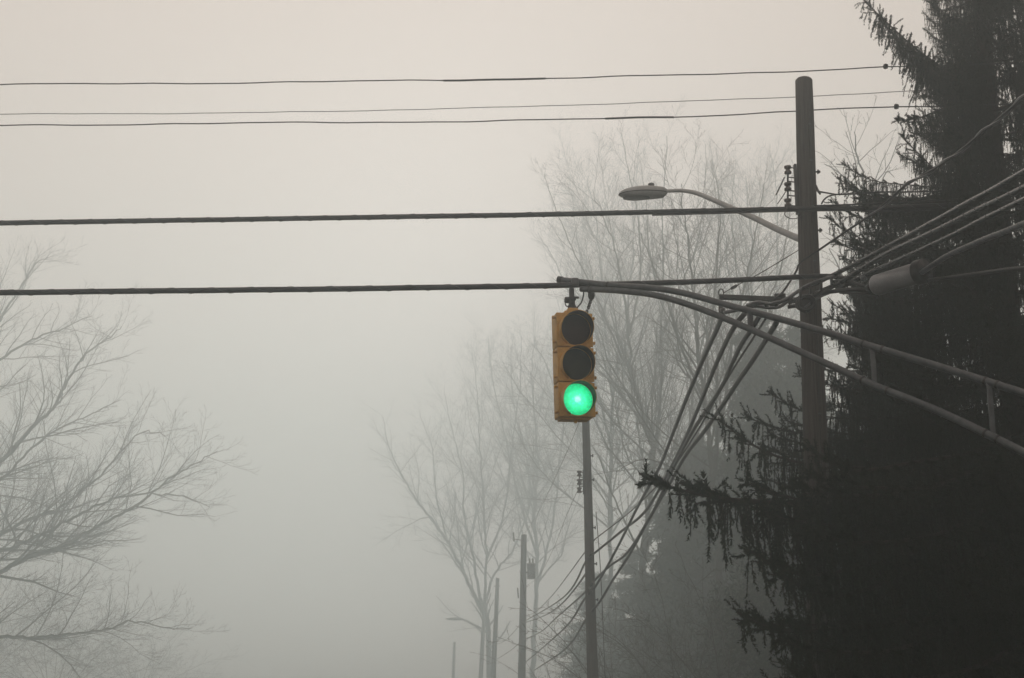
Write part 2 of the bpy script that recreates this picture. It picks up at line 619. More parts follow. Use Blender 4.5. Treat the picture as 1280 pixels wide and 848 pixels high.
# ------------------------------------------------------------------ signal mast with its two-tube truss arm
mroot_x = P(1494, 600, 10.25)
mroot = Vector((mroot_x.x, mroot_x.y, 0))
mast = empty('signal_mast', mroot, 'grey steel truss arm of two tubes reaching in from the right to the traffic signal', 'signal mast')
g = Geo(mroot)
g.tube([mroot, mroot + Vector((0, 0, 2.4)), mroot + Vector((0, 0, 4.9))], [.13, .115, .10], 20)
g.lathe(mroot, (0, 0, 1), [(.22, 0), (.22, .03), (.15, .05), (.13, .12)], 20)
g.build('mast_post', M['galv'], mast)


def armY_(px):
    return 14.0 - (px - 725.0) / 555.0 * 2.75


SY = 14.0
up_pts = [(699, 349.8), (725, 352.6), (767, 357), (803, 359.3), (831, 362.2), (863, 368.6), (902, 379.5), (945, 391), (991, 403.5), (1040, 418), (1087, 432.5), (1136, 447), (1184, 461.5), (1232, 476.5), (1280, 491.8), (1360, 519)]
lo_pts = [(726, 361.5), (757, 362.6), (783, 364.5), (812, 368), (838, 374), (872, 385), (909, 399.5), (952, 418), (995, 437.5), (1045, 460), (1094, 482.5), (1139, 500), (1184, 519), (1232, 542), (1280, 566), (1360, 608)]
ua = [P(x, y, armY_(x)) for x, y in up_pts]
la = [P(x, y, armY_(x) - .02) for x, y in lo_pts]
ua.append(Vector((mroot.x, mroot.y, ua[-1].z - .30)))
la.append(Vector((mroot.x, mroot.y, la[-1].z - .25)))
uap, lap = smooth_path(ua, 6), smooth_path(la, 6)
utube = Geo(mroot).tube(uap, np.linspace(.030, .034, len(uap)), 14).build('upper_tube', M['galv'], mast)
ltube = Geo(mroot).tube(lap, np.linspace(.030, .034, len(lap)), 14).build('lower_tube', M['galv'], mast)
tdir = (uap[1] - uap[0]).normalized()
Geo(mroot).lathe(uap[0] - tdir * .012, tdir, [(.026, -.004), (.036, .0), (.037, .008), (.037, .05), (.031, .052)], 14).build('end_cap', M['iron'], utube)
for (px, yu, yl) in ((1092, 434, 482), (1239, 479, 546)):
    Yq = armY_(px)
    a_, b_ = P(px, yu, Yq), P(px, yl, Yq)
    Geo(mroot).box((a_ + b_) / 2, (.045, .012, (a_ - b_).length), bevel=.003).build('strut', M['galv'], mast)
a_, b_ = P(938, 389, armY_(938)), P(938, 412, armY_(938))
Geo(mroot).box((a_ + b_) / 2, (.055, .012, (a_ - b_).length), bevel=.003).build('strut', M['galv'], mast)
for path_, tube_, xs in ((uap, utube, (760, 1080, 1106, 1230, 1248)), (lap, ltube, (735, 1082, 1108, 1231, 1249))):
    for px_ in xs:
        k_ = min(range(len(path_)), key=lambda q: abs(proj(path_[q])[0] - px_))
        dv = (path_[min(k_ + 1, len(path_) - 1)] - path_[max(k_ - 1, 0)]).normalized()
        Geo(mroot).lathe(path_[k_] - dv * .012, dv, [(.030, 0), (.037, .002), (.037, .022), (.030, .024)], 14).build('band_clamp', M['iron'], tube_)
# clamp collar that ties the arm to the span wire
c = P(718.8, 353.5, SY)
Geo(mroot).box(c, (.075, .10, .085), bevel=.018).build('clamp_collar', M['galv'], mast)

# ------------------------------------------------------------------ traffic signal
SIG_W, SIG_H, SEC = .378, 1.075, .3583
sc = P(716.8, 459, SY)
YAW = math.radians(12.5)
sig = empty('traffic_signal', sc - Vector((0, 0, SIG_H / 2)), 'yellow three-light traffic signal hanging over the street with its green light lit', 'traffic signal', rz=YAW)
sig.rotation_euler.y = math.radians(-1.2)
DEP = .20
for i in range(3):
    z0 = SIG_H - SEC * (i + .5)
    body = Geo().box((0, .0, z0), (SIG_W - .016, DEP, SEC - .004), bevel=.02).build('housing', M['signal'], sig)
    door = Geo().box((.004, -DEP / 2 - .012, z0), (SIG_W, .03, SEC - .010), bevel=.011)
    door = door.build('lens_door', M['signal'], body)
    # knobs on both sides
    for sx in (-1, 1):
        for dz in (-.128, .128):
            Geo().lathe((sx * (SIG_W / 2 - .004), -DEP / 2 + .012, z0 + dz), (sx, -.25, 0),
                        [(.010, 0), (.010, .016), (.017, .018), (.017, .034), (.010, .038)], 10).build('latch_knob', M['signal'], body)
    # lens: a shallow dome
    prof = [(.163 * math.sin(a_), .028 * math.cos(a_)) for a_ in np.linspace(0.02, math.pi / 2, 9)]
    lens_c = Vector((.004, -DEP / 2 - .022, z0))
    lm = [M['red_lens'], M['amber_lens'], M['green_lens']][i]
    lg = Geo()
    lg.lathe((0, 0, 0), (0, -1, 0), [(r_, h_) for r_, h_ in prof][::-1], 40)
    lens = lg.build('signal_lens', lm, sig)
    lens.location = lens_c
    lens['label'] = ['unlit red lens at the top', 'unlit amber lens in the middle', 'lit green lens at the bottom'][i]
    # visor: tunnel open along its underside, longest on top
    R0, TH = .166, .006
    nA = 40
    vo_, vi_, fo_, fi_ = [], [], [], []
    A0 = math.radians(-62)
    A1 = math.radians(242)
    nl = 6
    for rr, arr in ((R0 + TH, vo_), (R0, vi_)):
        for k in range(nA + 1):
            a_ = A0 + (A1 - A0) * k / nA
            top_ = .5 + .5 * math.sin(a_)
            ln_ = .045 + .130 * top_ ** .9
            for j in range(nl + 1):
                y_ = -DEP / 2 - .02 - ln_ * j / nl
                tilt = -.05 * (ln_ * j / nl)
                arr.append(Vector((.004 + rr * math.cos(a_), y_, z0 + rr * math.sin(a_) + tilt)))
    def idx(k, j, off=0):
        return off + k * (nl + 1) + j
    N_ = len(vo_)
    for k in range(nA):
        for j in range(nl):
            fo_.append([idx(k, j), idx(k, j + 1), idx(k + 1, j + 1), idx(k + 1, j)])
            fi_.append([idx(k, j), idx(k + 1, j), idx(k + 1, j + 1), idx(k, j + 1)])
    rim = []
    both = vo_ + vi_
    for k in range(nA):
        rim.append([idx(k, nl), idx(k, nl, N_), idx(k + 1, nl, N_), idx(k + 1, nl)])
    for j in range(nl):
        rim.append([idx(0, j), idx(0, j, N_), idx(0, j + 1, N_), idx(0, j + 1)])
        rim.append([idx(nA, j), idx(nA, j + 1), idx(nA, j + 1, N_), idx(nA, j, N_)])
    vis = Geo().raw(both, fo_ + rim).build('visor', M['signal'], sig)
    Geo().raw([v + Vector((0, 0, 0)) for v in vi_], fi_).build('visor_lining', M['visor_in'], vis)
    # black gasket ring round the lens
    Geo().lathe((.004, -DEP / 2 - .0265, z0), (0, -1, 0), [(.150, 0), (.160, .0), (.160, .012), (.150, .012)], 40, close=True).build('lens_gasket', M['visor_in'], lens) if False else None
# end caps and drain nub
Geo().box((0, 0, -.006), (SIG_W * .8, DEP * .8, .016), bevel=.006).build('bottom_cap', M['signal'], sig)
Geo().lathe((.01, -.02, -.012), (0, 0, -1), [(.022, 0), (.022, .012), (.012, .03)], 10).build('drain_plug', M['signal'], sig)
Geo().box((.012, -.02, SIG_H + .028), (.105, .10, .075), bevel=.012).build('hanger_hub', M['signal'], sig)
for sx in (-.06, .085):
    Geo().box((sx, -.02, SIG_H + .012), (.022, .07, .05), Matrix.Rotation(-.3 if sx < 0 else .3, 3, 'Y'), bevel=.004).build('hub_gusset', M['signal'], sig)
hg = Geo()
zt = SIG_H + .06
hg.lathe((.012, -.02, zt), (0, 0, 1), [(.045, 0), (.045, .03), (.033, .045), (.030, .09), (.042, .095), (.042, .12), (.028, .13), (.026, .22)], 12)
hg.box((.05, -.02, zt + .125), (.07, .025, .02), bevel=.005)
hg.lathe((-.042, -.02, zt + .095), (1, 0, 0), [(.03, -.02), (.033, -.01), (.033, .02), (.02, .025)], 10)
hg.build('span_hanger', M['iron'], sig)
hk = [Vector((-.045 + .022 * math.sin(a_), -.045, zt + .055 + .035 * math.cos(a_))) for a_ in np.linspace(.3, 6.0, 16)]
Geo().tube(hk, .006, 6).build('tether_loop', M['iron'], sig)
wire = smooth_path([(.145, .0, zt + .215), (.14, 0, zt + .15), (.115, 0, zt + .08), (.075, 0, zt + .03), (.05, 0, zt + .0)], 5)
Geo().tube(wire, .0075, 6).build('signal_wire', M['rubber'], sig)
# short chain tether at the right of the hanger
tg = Geo()
tg.lathe((.225, 0, zt + .215), (0, 0, -1), [(.035, 0), (.037, .06), (.028, .09), (.012, .10)], 10)
tg.build('tether_ferrule', M['galv'], sig)
chain = [Vector((.222, 0, zt + .12)), Vector((.205, 0, zt + .07)), Vector((.185, 0, zt + .02)), Vector((.15, -.01, zt - .07))]
for k in range(6):
    t = k / 5
    i_ = min(int(t * 3), 2)
    c = chain[i_].lerp(chain[i_ + 1], t * 3 - i_)
    Geo().tube([c + Vector((.009 * math.cos(a_), .009 * math.sin(a_) * (k % 2), .021 * math.sin(a_))) for a_ in np.linspace(0, 6.28, 9)], .007, 5).build('chain_link', M['iron'], sig)

# ------------------------------------------------------------------ cables
CG = 'overhead cables and wires'
cable('overhead_cable', [(-700, 285, 16.0), (-260, 281.5, 16.1), (0, 279, 16.15), (320, 274, 16.2), (640, 269, 16.25), (860, 264.3, 16.28), (1000, 261.3, 16.28), (1100, 260, 16.3), (1180, 257, 16.4), (1290, 252, 16.9), (1720, 226, 17.6)],
      .032, M['rubber'], 'thick black cable crossing the whole frame in front of the lamp arm', CG, lash=.35, amp=.001)
cable('overhead_wire', [(815, 269.3, 16.22), (900, 267, 16.22), (990, 264.2, 16.22), (1060, 263.6, 16.2), (1130, 264, 16.3), (1230, 258, 16.8)],
      .008, M['rubber'], 'thin dark wire hugging the underside of the thick cable at the lamp', CG, cat='wire', sides=6)
cable('overhead_wire', [(1018, 257.5, 16.2), (1060, 256, 16.25), (1110, 253.5, 16.3), (1180, 250, 16.5), (1260, 246, 16.9)],
      .011, M['rubber'], 'short thin wire just above the thick cable, right of the tall pole', CG, cat='wire', sides=6, amp=.004)
cable('overhead_wire', [(1023, 239.5, 16.4), (1040, 243, 16.4), (1060, 243, 16.45), (1090, 240.5, 16.5), (1130, 240.5, 16.6), (1180, 240, 16.8), (1260, 238, 17.1)],
      .010, M['rubber'], 'thin wire leaving the bracket on the right of the tall pole', CG, cat='wire', sides=6, amp=.006)
cable('jumper_wire', [(1027, 255, 16.2), (1030, 250, 16.15), (1036, 245.5, 16.2), (1046, 243.2, 16.35)],
      .010, M['rubber'], 'short curved jumper wire between two lines right beside the tall pole', CG, cat='wire', sides=6)
cable('overhead_cable', [(-700, 372.5, 13.5), (-260, 368, 13.7), (0, 366, 13.8), (320, 362.5, 13.9), (640, 358.2, 13.98), (720, 356.5, 14.0), (840, 353.3, 14.45), (960, 348.5, 15.3), (1020, 345.6, 15.8), (1045, 346, 16.0), (1066, 351, 15.9)],
      .030, M['rubber'], 'black span cable from which the traffic signal hangs', CG, amp=.001, lash=.4)
for spec, r, lab, am in (
    ([(-700, 110, 16.8), (-260, 108, 16.9), (0, 106, 17), (220, 104.3, 17), (430, 102, 17), (640, 99, 17), (800, 95.2, 17), (960, 90.5, 17), (1117, 84, 17), (1290, 78, 17.2), (1720, 58, 17.4)], .0085, 'topmost thin dark wire across the pale sky', .006),
    ([(-700, 145, 23), (-260, 144, 23), (0, 143, 23), (350, 140.5, 23), (700, 132, 23), (1000, 121, 23), (1180, 112, 23), (1290, 106, 23), (1720, 78, 23)], .007, 'faintest grey wire, between two darker wires in the sky', .004),
    ([(-700, 161, 16.8), (-260, 159, 16.9), (0, 157, 17), (350, 153.8, 17), (640, 151, 17), (860, 145.5, 17), (990, 139.5, 17), (1030, 137, 17), (1165, 133, 17), (1290, 129, 17.2), (1720, 112, 17.4)], .0085, 'thin dark wire running behind the tall pole top', .006)):
    o, path = cable('overhead_wire', spec, r, M['rubber'], lab, CG, cat='wire', sides=6, amp=am)
    if r > .008:
        # connector near the spruce and a covered stretch
        tgt = 1117 if 'topmost' in lab else 1115
        q = min(path, key=lambda v: abs(proj(v)[0] - tgt))
        Geo().lathe(q - Vector((.03, 0, -.004)), (1, 0, 0), [(.012, 0), (.032, .008), (.036, .03), (.030, .055), (.012, .06)], 10).build('connector', M['iron'], o)
        lo_, hi_ = (540, 700) if 'topmost' in lab else (750, 856)
        seg = [v for v in path if lo_ <= proj(v)[0] <= hi_]
        Geo().tube(seg, .0135, 7).build('sleeve', M['rubber'], o)
        seg = [v for v in path if (1010 if 'topmost' in lab else 1030) <= proj(v)[0] <= (1035 if 'topmost' in lab else 1050)]
        if len(seg) > 1:
            Geo().tube(seg, .014, 7).build('sleeve', M['rubber'], o)

# cables running up and to the right, toward the viewer
def right_run(spec, r, material, lab, lash=None, amp=.004, cat='cable'):
    x0, y0, Y0 = spec[0]
    # carry on outside the frame to the right
    (xa, ya, Ya), (xb, yb, Yb) = spec[-2], spec[-1]
    spec = spec + [(xb + (xb - xa) * 1.4, yb + (yb - ya) * 1.45, Yb + (Yb - Ya) * 1.2)]
    return cable('overhead_cable', spec, r, material, lab, CG, lash=lash, amp=amp, cat=cat)


right_run([(1000, 362, 16.0), (1020, 354, 15.95), (1043, 343, 15.8), (1080, 324, 15.3), (1124, 301, 14.6), (1202, 258, 13.3), (1280, 214, 12.1)], .027, M['fan_cable'],
          'uppermost of the thick cables fanning up to the right over the spruce', lash=.3)
R2o, R2 = right_run([(985, 379, 16.05), (1020, 367, 15.95), (1051, 353.5, 15.7), (1098, 322.5, 15.0), (1176, 285.5, 13.7), (1280, 234.5, 12.1)], .031, M['fan_cable'],
          'thickest ribbed cable, second from top in the fan over the spruce', lash=.22)
right_run([(1046, 362, 15.9), (1075, 348, 15.5), (1106, 332, 15.0), (1176, 301, 13.7), (1280, 249, 12.0)], .026, M['fan_cable'],
          'dark cable just above the grey splice case, third in the fan', lash=.3)
right_run([(1152, 341, 14.6), (1170, 329, 14.4), (1186, 319.5, 14.1), (1235, 297, 13.2), (1280, 280, 12.4)], .031, M['grey_cable'],
          'bluish grey cable coming out of the right end of the splice case', lash=.2)
right_run([(1160, 350, 14.6), (1180, 348, 14.5), (1230, 341.5, 13.8), (1280, 335, 13.0)], .020, M['rubber'],
          'dim cable lowest in the fan, nearly lost against the black spruce')

# twisted pair from the upper right, passing in front of the pole
base_spec = [(968, 374, 15.9), (978, 366, 16.0), (995, 340, 16.2), (1000, 329, 16.25), (1024, 312.5, 16.1), (1060, 288, 15.9), (1093, 266, 15.5), (1119, 243, 15.2), (1131, 233, 15.0), (1155, 218.5, 14.6), (1186, 199.5, 14.0), (1230, 164, 13.2), (1280, 121, 12.3), (1380, 34, 10.6)]
pth = resample(smooth_path(px_path(base_spec), 8), .06)
o = Geo().tube(pth, .013, 7).build('overhead_cable', M['rubber'])
tag(o, 'twisted pair of dark wires dropping from the top right corner to the tall pole', 'cable', CG)
half = [v for v in pth if proj(v)[0] > 1085]
Geo().tube(helix(half, .020, .85, .011)[::1], .0115, 6).build('second_strand', M['grey_cable'], o)

# splice case
SA, SB = P(1092, 358, 15.2), P(1147, 341.5, 14.75)
ax = (SB - SA).normalized()
case = empty('splice_case', SA, 'grey cylindrical splice case slung on the cables before the spruce', 'splice case')
L = (SB - SA).length
Geo(SA).lathe(SA, ax, [(.085, 0), (.112, .03), (.118, .05), (.118, L - .03), (.118, L)], 28).build('case_shell', M['case'], case)
Geo(SA).lathe(SA + ax * (L - .01), ax, [(.118, 0), (.134, .004), (.138, .015), (.138, .10), (.132, .115), (.05, .125), (.04, .17)], 28).build('end_cap', M['rubber'], case)
Geo(SA).lathe(SA - ax * .10, ax, [(.03, 0), (.05, .05), (.09, .095), (.086, .12)], 20).build('end_boot', M['rubber'], case)
hd = P(1079, 349.5, 15.3)
Geo(SA).lathe(hd, (0, -.8, .3), [(.015, -.01), (.034, 0), (.04, .015), (.03, .034), (.012, .042)], 14).build('mounting_bolt', M['galv'], case)
for (sp_, r) in (([(985, 384, 15.9), (1012, 379, 15.8), (1030, 367, 15.7), (1046, 364, 15.6), (1070, 362, 15.4), (1094, 365, 15.25)], .024),
               ([(1040, 352, 15.85), (1060, 352, 15.6), (1076, 357, 15.4), (1094, 361, 15.25)], .020),
               ([(1050, 366, 15.6), (1075, 367, 15.35), (1096, 372, 15.2)], .016)):
    Geo(SA).tube(smooth_path(px_path(sp_), 6), r, 10).build('case_lead', M['rubber'], case)

# the tangle at the pole: grey-wrapped bundle, drum, spacer strap
bun = empty('cable_bundle', P(968, 379, 15.9), 'grey tangle of wrapped cables in front of the tall pole', 'cable bundle')
o = Vector(bun.location)
for sp_, r, mm in (([(905, 391, 15.75), (920, 388, 15.75), (942, 381, 15.75), (955, 379, 15.75), (968, 380.5, 15.75), (985, 373, 15.75), (1000, 363, 15.75), (1022, 352, 15.75), (1045, 345, 15.8)], .022, 'grey_cable'),
                   ([(926, 386, 15.85), (946, 383, 15.85), (962, 385, 15.85), (976, 383, 15.85), (990, 372, 15.8)], .02, 'grey_cable'),
                   ([(933, 382, 15.7), (948, 377.5, 15.68), (960, 380, 15.66), (975, 377, 15.7)], .018, 'grey_cable'),
                   ([(1002, 360, 15.7), (1018, 352.5, 15.7), (1030, 348.5, 15.7)], .014, 'grey_cable'),
                   ([(998, 372, 15.7), (1015, 371, 15.65), (1034, 361, 15.65), (1050, 354, 15.6)], .022, 'rubber'),
                   ([(1003, 388, 15.7), (1012, 380, 15.7), (1024, 372, 15.7), (1036, 367, 15.7)], .013, 'grey_cable')):
    Geo(o).tube(smooth_path(px_path(sp_), 6), r, 9).build('wrapped_cable', M[mm], bun)
c = P(1006, 381, 15.72)
coil = [c + Vector(((.085 + .012 * math.sin(a_ * .37)) * math.cos(a_), -.004 * a_ + .03 * math.sin(a_ * .7), (.085 + .012 * math.cos(a_ * .53)) * math.sin(a_))) for a_ in np.linspace(0, 6.283 * 4.2, 90)]
Geo(o).tube(coil, .015, 7).build('cable_coil', M['rubber'], bun)
Geo(o).box(c + Vector((0, .03, 0)), (.11, .05, .13), bevel=.015).build('coil_bracket', M['iron'], bun)
for px, py in ((1000.5, 368), (1013, 363), (1026.5, 357), (1039.5, 352)):
    Geo(o).box(P(px, py, 15.62), (.026, .05, .10), bevel=.006).build('spacer', M['rubber'], bun)
for px, py in ((930, 386), (944, 381), (958, 381), (970, 380)):
    q = P(px, py, 15.74)
    Geo(o).lathe(q - Vector((.01, 0, 0)), (1, 0, .2), [(.03, -.01), (.033, 0), (.033, .02), (.03, .03)], 10).build('wrap_band', M['galv'], bun)

# service cables going down the street from pole to pole
def drop(spec, r, lab, material='rubber', group='cables sloping down from the tall pole'):
    return cable('sloping_cable', spec, r, M[material], lab, group, amp=.0, sides=8)


def dY(px, py, kind=0):
    return 0


drop([(903, 385, 16.0), (901, 400, 16.15), (880, 447, 18.5), (859.6, 495, 21.2), (842, 540, 23.8), (823, 587, 27.3), (798, 632, 31), (771, 686, 35), (744, 734, 38.8), (730, 750, 40.5), (703, 788, 60), (657, 828, 103.7)],
     .032, 'leftmost of the steep cables sloping down from the tall pole to the slim pole')
drop([(931, 392, 16.0), (919, 407, 16.2), (909, 425, 17), (895, 456, 18.4), (884, 483, 20), (856, 550, 24), (832, 597, 27.5), (806, 640, 31), (776, 665, 35), (744, 691, 38.8), (733, 701, 40), (703, 748, 60), (657, 776, 103.7)],
     .031, 'second steep sloping cable, kinked just under the truss arm')
drop([(949, 396, 16.0), (938, 414, 16.2), (926, 432, 17), (913, 460, 18.2), (899, 489, 19.6), (863, 544, 22.8), (835, 599, 27), (816, 640, 30), (785, 690, 35), (762, 708, 37), (743, 726, 38.8), (732, 740, 40.5), (696, 772, 65), (676, 790, 83), (655, 800, 103.7)],
     .029, 'third steep sloping cable, middle of the group under the truss arm')
drop([(958, 397, 16.0), (940, 425, 17.2), (918, 459, 19), (898, 493, 20.6), (868, 545, 24), (835, 592, 28), (790, 638, 34), (744, 674, 38.8)],
     .015, 'thin straight sloping cable between two thick ones')
drop([(971, 403, 16.0), (956, 427, 17), (942, 449, 18), (922, 478, 19.4), (905, 504, 20.8), (880, 540, 23.2), (856, 571, 25.6), (836, 607, 28.2), (813, 646, 31), (786, 695, 35), (765, 727, 37.5), (750, 752, 38.9), (734, 772, 40.5), (706, 812, 60), (668, 838, 92)],
     .033, 'rightmost of the steep cables sloping down behind the spruce tip')
for spec, r, lab in (
    ([(744, 674, 38.8), (724, 700, 46), (708, 722, 57), (690, 745, 71), (671, 764, 88), (657, 771, 103.7)], .018, 'thin upper cable between the slim pole and the transformer pole'),
    ([(736, 712, 39.2), (718, 737, 49), (700, 757, 61), (680, 770, 80), (655, 779, 103.7)], .03, 'drooping cable from the slim pole toward the fogged poles'),
    ([(654, 800, 104), (640, 812, 119), (628, 820, 136), (618, 826, 151.7)], .03, 'faint cable between the transformer pole and the pale pole left of it'),
    ([(654, 776, 104), (640, 793, 119), (628, 803, 136), (618, 806, 151.7)], .025, 'faintest cable, above another between the two fogged poles')):
    drop(spec, r, lab, group='cables between the fogged poles')
cable('overhead_wire', [(731.5, 508, 39), (711, 560, 53), (694, 597, 66), (676, 635, 83), (656, 668, 104)], .010, M['rubber'], 'faint straight wire between the slim pole top and transformer pole top', CG, cat='wire', sides=5)
cable('overhead_wire', [(728, 600, 39), (708, 645, 52), (690, 690, 68), (672, 722, 85), (654, 735, 104)], .008, M['rubber'], 'faint wire from the slim pole insulators down to the transformer pole', CG, cat='wire', sides=5)
# stay wire between pole and extension arm hook
o, path = cable('stay_wire', [(998, 313, 16.3), (975, 327, 16.22), (948, 343, 16.15), (921, 357, 16.1), (905, 366, 16.05)], .0055, M['iron'], 'thin stay wire slanting from the tall pole to the eye hook', CG, cat='wire', sides=5)
q = P(918, 358.8, 16.1)
dv = (P(905, 366, 16.05) - P(921, 357, 16.1)).normalized()
Geo().lathe(q, dv, [(.008, -.05), (.018, -.03), (.018, .04), (.008, .06)], 8).build('turnbuckle', M['iron'], o)
cable('jumper_wire', [(980.5, 222, 16.4), (976, 232, 16.38), (970, 244, 16.36)], .008, M['rubber'], 'loose wire end hanging from the top spool insulator', 'loose wires by the insulator rack', cat='wire', sides=6)
cable('jumper_wire', [(982, 240, 16.4), (977.5, 247, 16.38), (972, 255, 16.36)], .006, M['rubber'], 'loose wire end hanging from the middle spool insulator', 'loose wires by the insulator rack', cat='wire', sides=6)
cable('jumper_wire', [(985, 258, 16.2), (981, 268, 16.15), (987, 273, 16.1), (996, 273, 16.15), (1004, 268, 16.2)], .006, M['rubber'], 'loose wire loop below the insulator rack, touching the pole', 'loose wires by the insulator rack', cat='wire', sides=6)

# ------------------------------------------------------------------ bare trees
UP = Vector((0, 0, 1))


def rot_off(d, ang, az):
    u = d.orthogonal().normalized()
    v = d.cross(u)
    return (d * math.cos(ang) + (u * math.cos(az) + v * math.sin(az)) * math.sin(ang)).normalized()


class Tree:
    def __init__(self, seed, n=(8, 6, 5, 4), dens=(1.2, 2.4, 4.5), ratio=(.5, .48, .5), up=(.05, .08, .06), wob=.10, ang=(28, 58), rmin=.008, maxlvl=3, rr=.55, flat=1.0):
        self.r = random.Random(seed)
        self.n, self.dens, self.ratio, self.up, self.wob, self.ang, self.rmin, self.maxlvl, self.rr = n, dens, ratio, up, wob, ang, rmin, maxlvl, rr
        self.twigs = []
        self.flat = flat

    def spawn(self, pts, rads, lvl, t0=.2, L=None):
        """Children along a polyline."""
        if lvl >= self.maxlvl:
            return
        r = self.r
        L = L or sum((b_ - a).length for a, b_ in zip(pts[:-1], pts[1:]))
        k = max(2, int(L * self.dens[min(lvl, len(self.dens) - 1)] * r.uniform(.85, 1.15)))
        k = min(k, 60)
        az = r.uniform(0, 6.28)
        m_ = len(pts) - 1
        for j in range(k):
            t = t0 + (1 - t0) * (j + r.random()) / k
            f = t * m_
            i = min(int(f), m_ - 1)
            p = pts[i].lerp(pts[i + 1], f - i)
            d = (pts[i + 1] - pts[i]).normalized()
            az += 2.4 + r.uniform(-.6, .6)
            dd = rot_off(d, math.radians(r.uniform(*self.ang)), az)
            if dd.z < -.25:
                dd.z *= .3
                dd.normalize()
            rad = rads[i] + (rads[i + 1] - rads[i]) * (f - i)
            L2 = L * self.ratio[min(lvl, len(self.ratio) - 1)] * (1.12 - .72 * t) * r.uniform(.6, 1.25)
            self.grow(p, dd, L2, max(rad * self.rr * r.uniform(.7, 1.1), self.rmin), lvl + 1)

    def grow(self, p, d, L, rad, lvl):
        r = self.r
        n_ = self.n[min(lvl, len(self.n) - 1)]
        pts, rads = [p], [rad]
        for i in range(n_):
            d = (d + Vector((r.gauss(0, self.wob), r.gauss(0, self.wob), r.gauss(0, self.wob))) + UP * self.up[min(lvl, len(self.up) - 1)]).normalized()
            p = p + d * (L / n_)
            pts.append(p)
            rads.append(max(rad * (1 - .72 * (i + 1) / n_), self.rmin * .8))
        self.twigs.append((pts, rads, lvl))
        self.spawn(pts, rads, lvl, .18, L)


def bare_tree(label, base, limbs, T, group, trunk_r=None, cat='tree'):
    """limbs: list of (3-D points, r0, r1); the first is the trunk."""
    root = empty('bare_tree', base, label, cat, group)
    o = Vector(base)
    for i, (pts, r0, r1) in enumerate(limbs):
        path = smooth_path(pts, 6)
        L = sum((b_ - a).length for a, b_ in zip(path[:-1], path[1:]))
        path = [p + Vector((T.r.gauss(0, .008), T.r.gauss(0, .008), T.r.gauss(0, .008))) * L * .25 if 0 < k < len(path) - 1 else p for k, p in enumerate(path)]
        rad = [r0 + (r1 - r0) * (k / (len(path) - 1)) ** .8 for k in range(len(path))]
        if i == 0:
            rad[0] *= 1.35
        Geo(o).tube(path, rad, 9).build('trunk' if i == 0 else 'limb', M['bark'], root)
        T.spawn(path, rad, 0, .3 if i == 0 else .12, L)
    g = Geo(o)
    for pts, rads, lvl in T.twigs:
        g.tube(pts, rads, 5 if lvl == 1 else 3, cap=False)
    tw = g.build('twigs', M['twig'], root)
    tw['kind'] = 'stuff'
    return root


def thin(limbs, f):
    return [(p_, a_ * f, b_ * f) for p_, a_, b_ in limbs]


def limb_px(spec, Y, dY=0.0):
    n_ = len(spec)
    return [P(x, y, Y + dY * i / max(n_ - 1, 1)) for i, (x, y) in enumerate(spec)]


TG = 'bare winter trees in the fog'
# big spreading tree at the left edge
YL = 106.0
bl = P(-190, 865, YL); bl.z = 0
limbs = [
    ([bl, P(-185, 800, YL), P(-180, 720, YL), P(-165, 640, YL), P(-140, 540, YL), P(-120, 440, YL), P(-100, 360, YL)], .55, .12),
    (limb_px([(-180, 770), (-60, 745), (0, 716), (35, 697), (75, 684), (120, 660), (165, 634), (205, 605), (240, 582), (272, 564)], YL, -3), .20, .02),
    (limb_px([(-178, 740), (-70, 715), (0, 690), (30, 678), (65, 662), (105, 640), (150, 622), (195, 618), (230, 621), (262, 634)], YL, 3), .17, .02),
    (limb_px([(-175, 700), (-60, 690), (0, 668), (40, 648), (75, 635), (120, 600), (150, 565), (180, 540), (210, 545)], YL, 1), .15, .02),
    (limb_px([(-165, 650), (-80, 640), (0, 578), (40, 535), (65, 510), (88, 470), (110, 440), (135, 424), (152, 408)], YL, -2), .19, .02),
    (limb_px([(-160, 640), (-70, 640), (0, 600), (40, 560), (75, 535), (110, 520), (150, 500)], YL, 4), .13, .02),
    (limb_px([(-150, 580), (-70, 530), (-20, 440), (0, 400), (25, 360), (45, 330), (60, 322)], YL, 2), .15, .02),
    (limb_px([(-145, 560), (-60, 500), (0, 450), (40, 425), (80, 410), (115, 395)], YL, -4), .13, .02),
    (limb_px([(-180, 800), (-80, 800), (0, 797), (40, 797), (75, 795), (110, 790), (140, 785), (165, 776), (205, 785), (240, 785)], YL, -1), .14, .02),
]
bare_tree('wide bare tree leaning its limbs in from the left edge', bl, thin(limbs, 1.25),
          Tree(11, dens=(1.0, 1.9, 3.0), ratio=(.31, .46, .5), up=(.04, .05, .05), ang=(20, 52), rmin=.0085, wob=.125), TG)

# faint tree beyond the signal
YC = 186.0
bc = P(612, 865, YC); bc.z = 0
limbs = [
    ([bc, P(611, 810, YC), P(609, 775, YC), P(600, 748, YC)], .50, .36),
    (limb_px([(606, 770), (588, 735), (572, 700), (548, 660), (520, 625), (500, 590), (485, 555), (478, 520)], YC, -6), .36, .05),
    (limb_px([(600, 748), (590, 690), (580, 640), (578, 590), (565, 540), (555, 490)], YC, 5), .26, .05),
    (limb_px([(606, 770), (608, 700), (605, 640), (600, 560), (598, 500), (590, 440)], YC, -3), .26, .05),
    (limb_px([(604, 760), (620, 715), (640, 690), (660, 640), (668, 590), (672, 530)], YC, 6), .24, .05),
    (limb_px([(560, 680), (545, 620), (540, 560), (525, 520)], YC, 4), .17, .04),
    (limb_px([(608, 700), (630, 640), (640, 560), (650, 480), (652, 420)], YC, -6), .22, .05),
    (limb_px([(610, 790), (570, 770), (545, 745)], YC, -3), .10, .04),
]
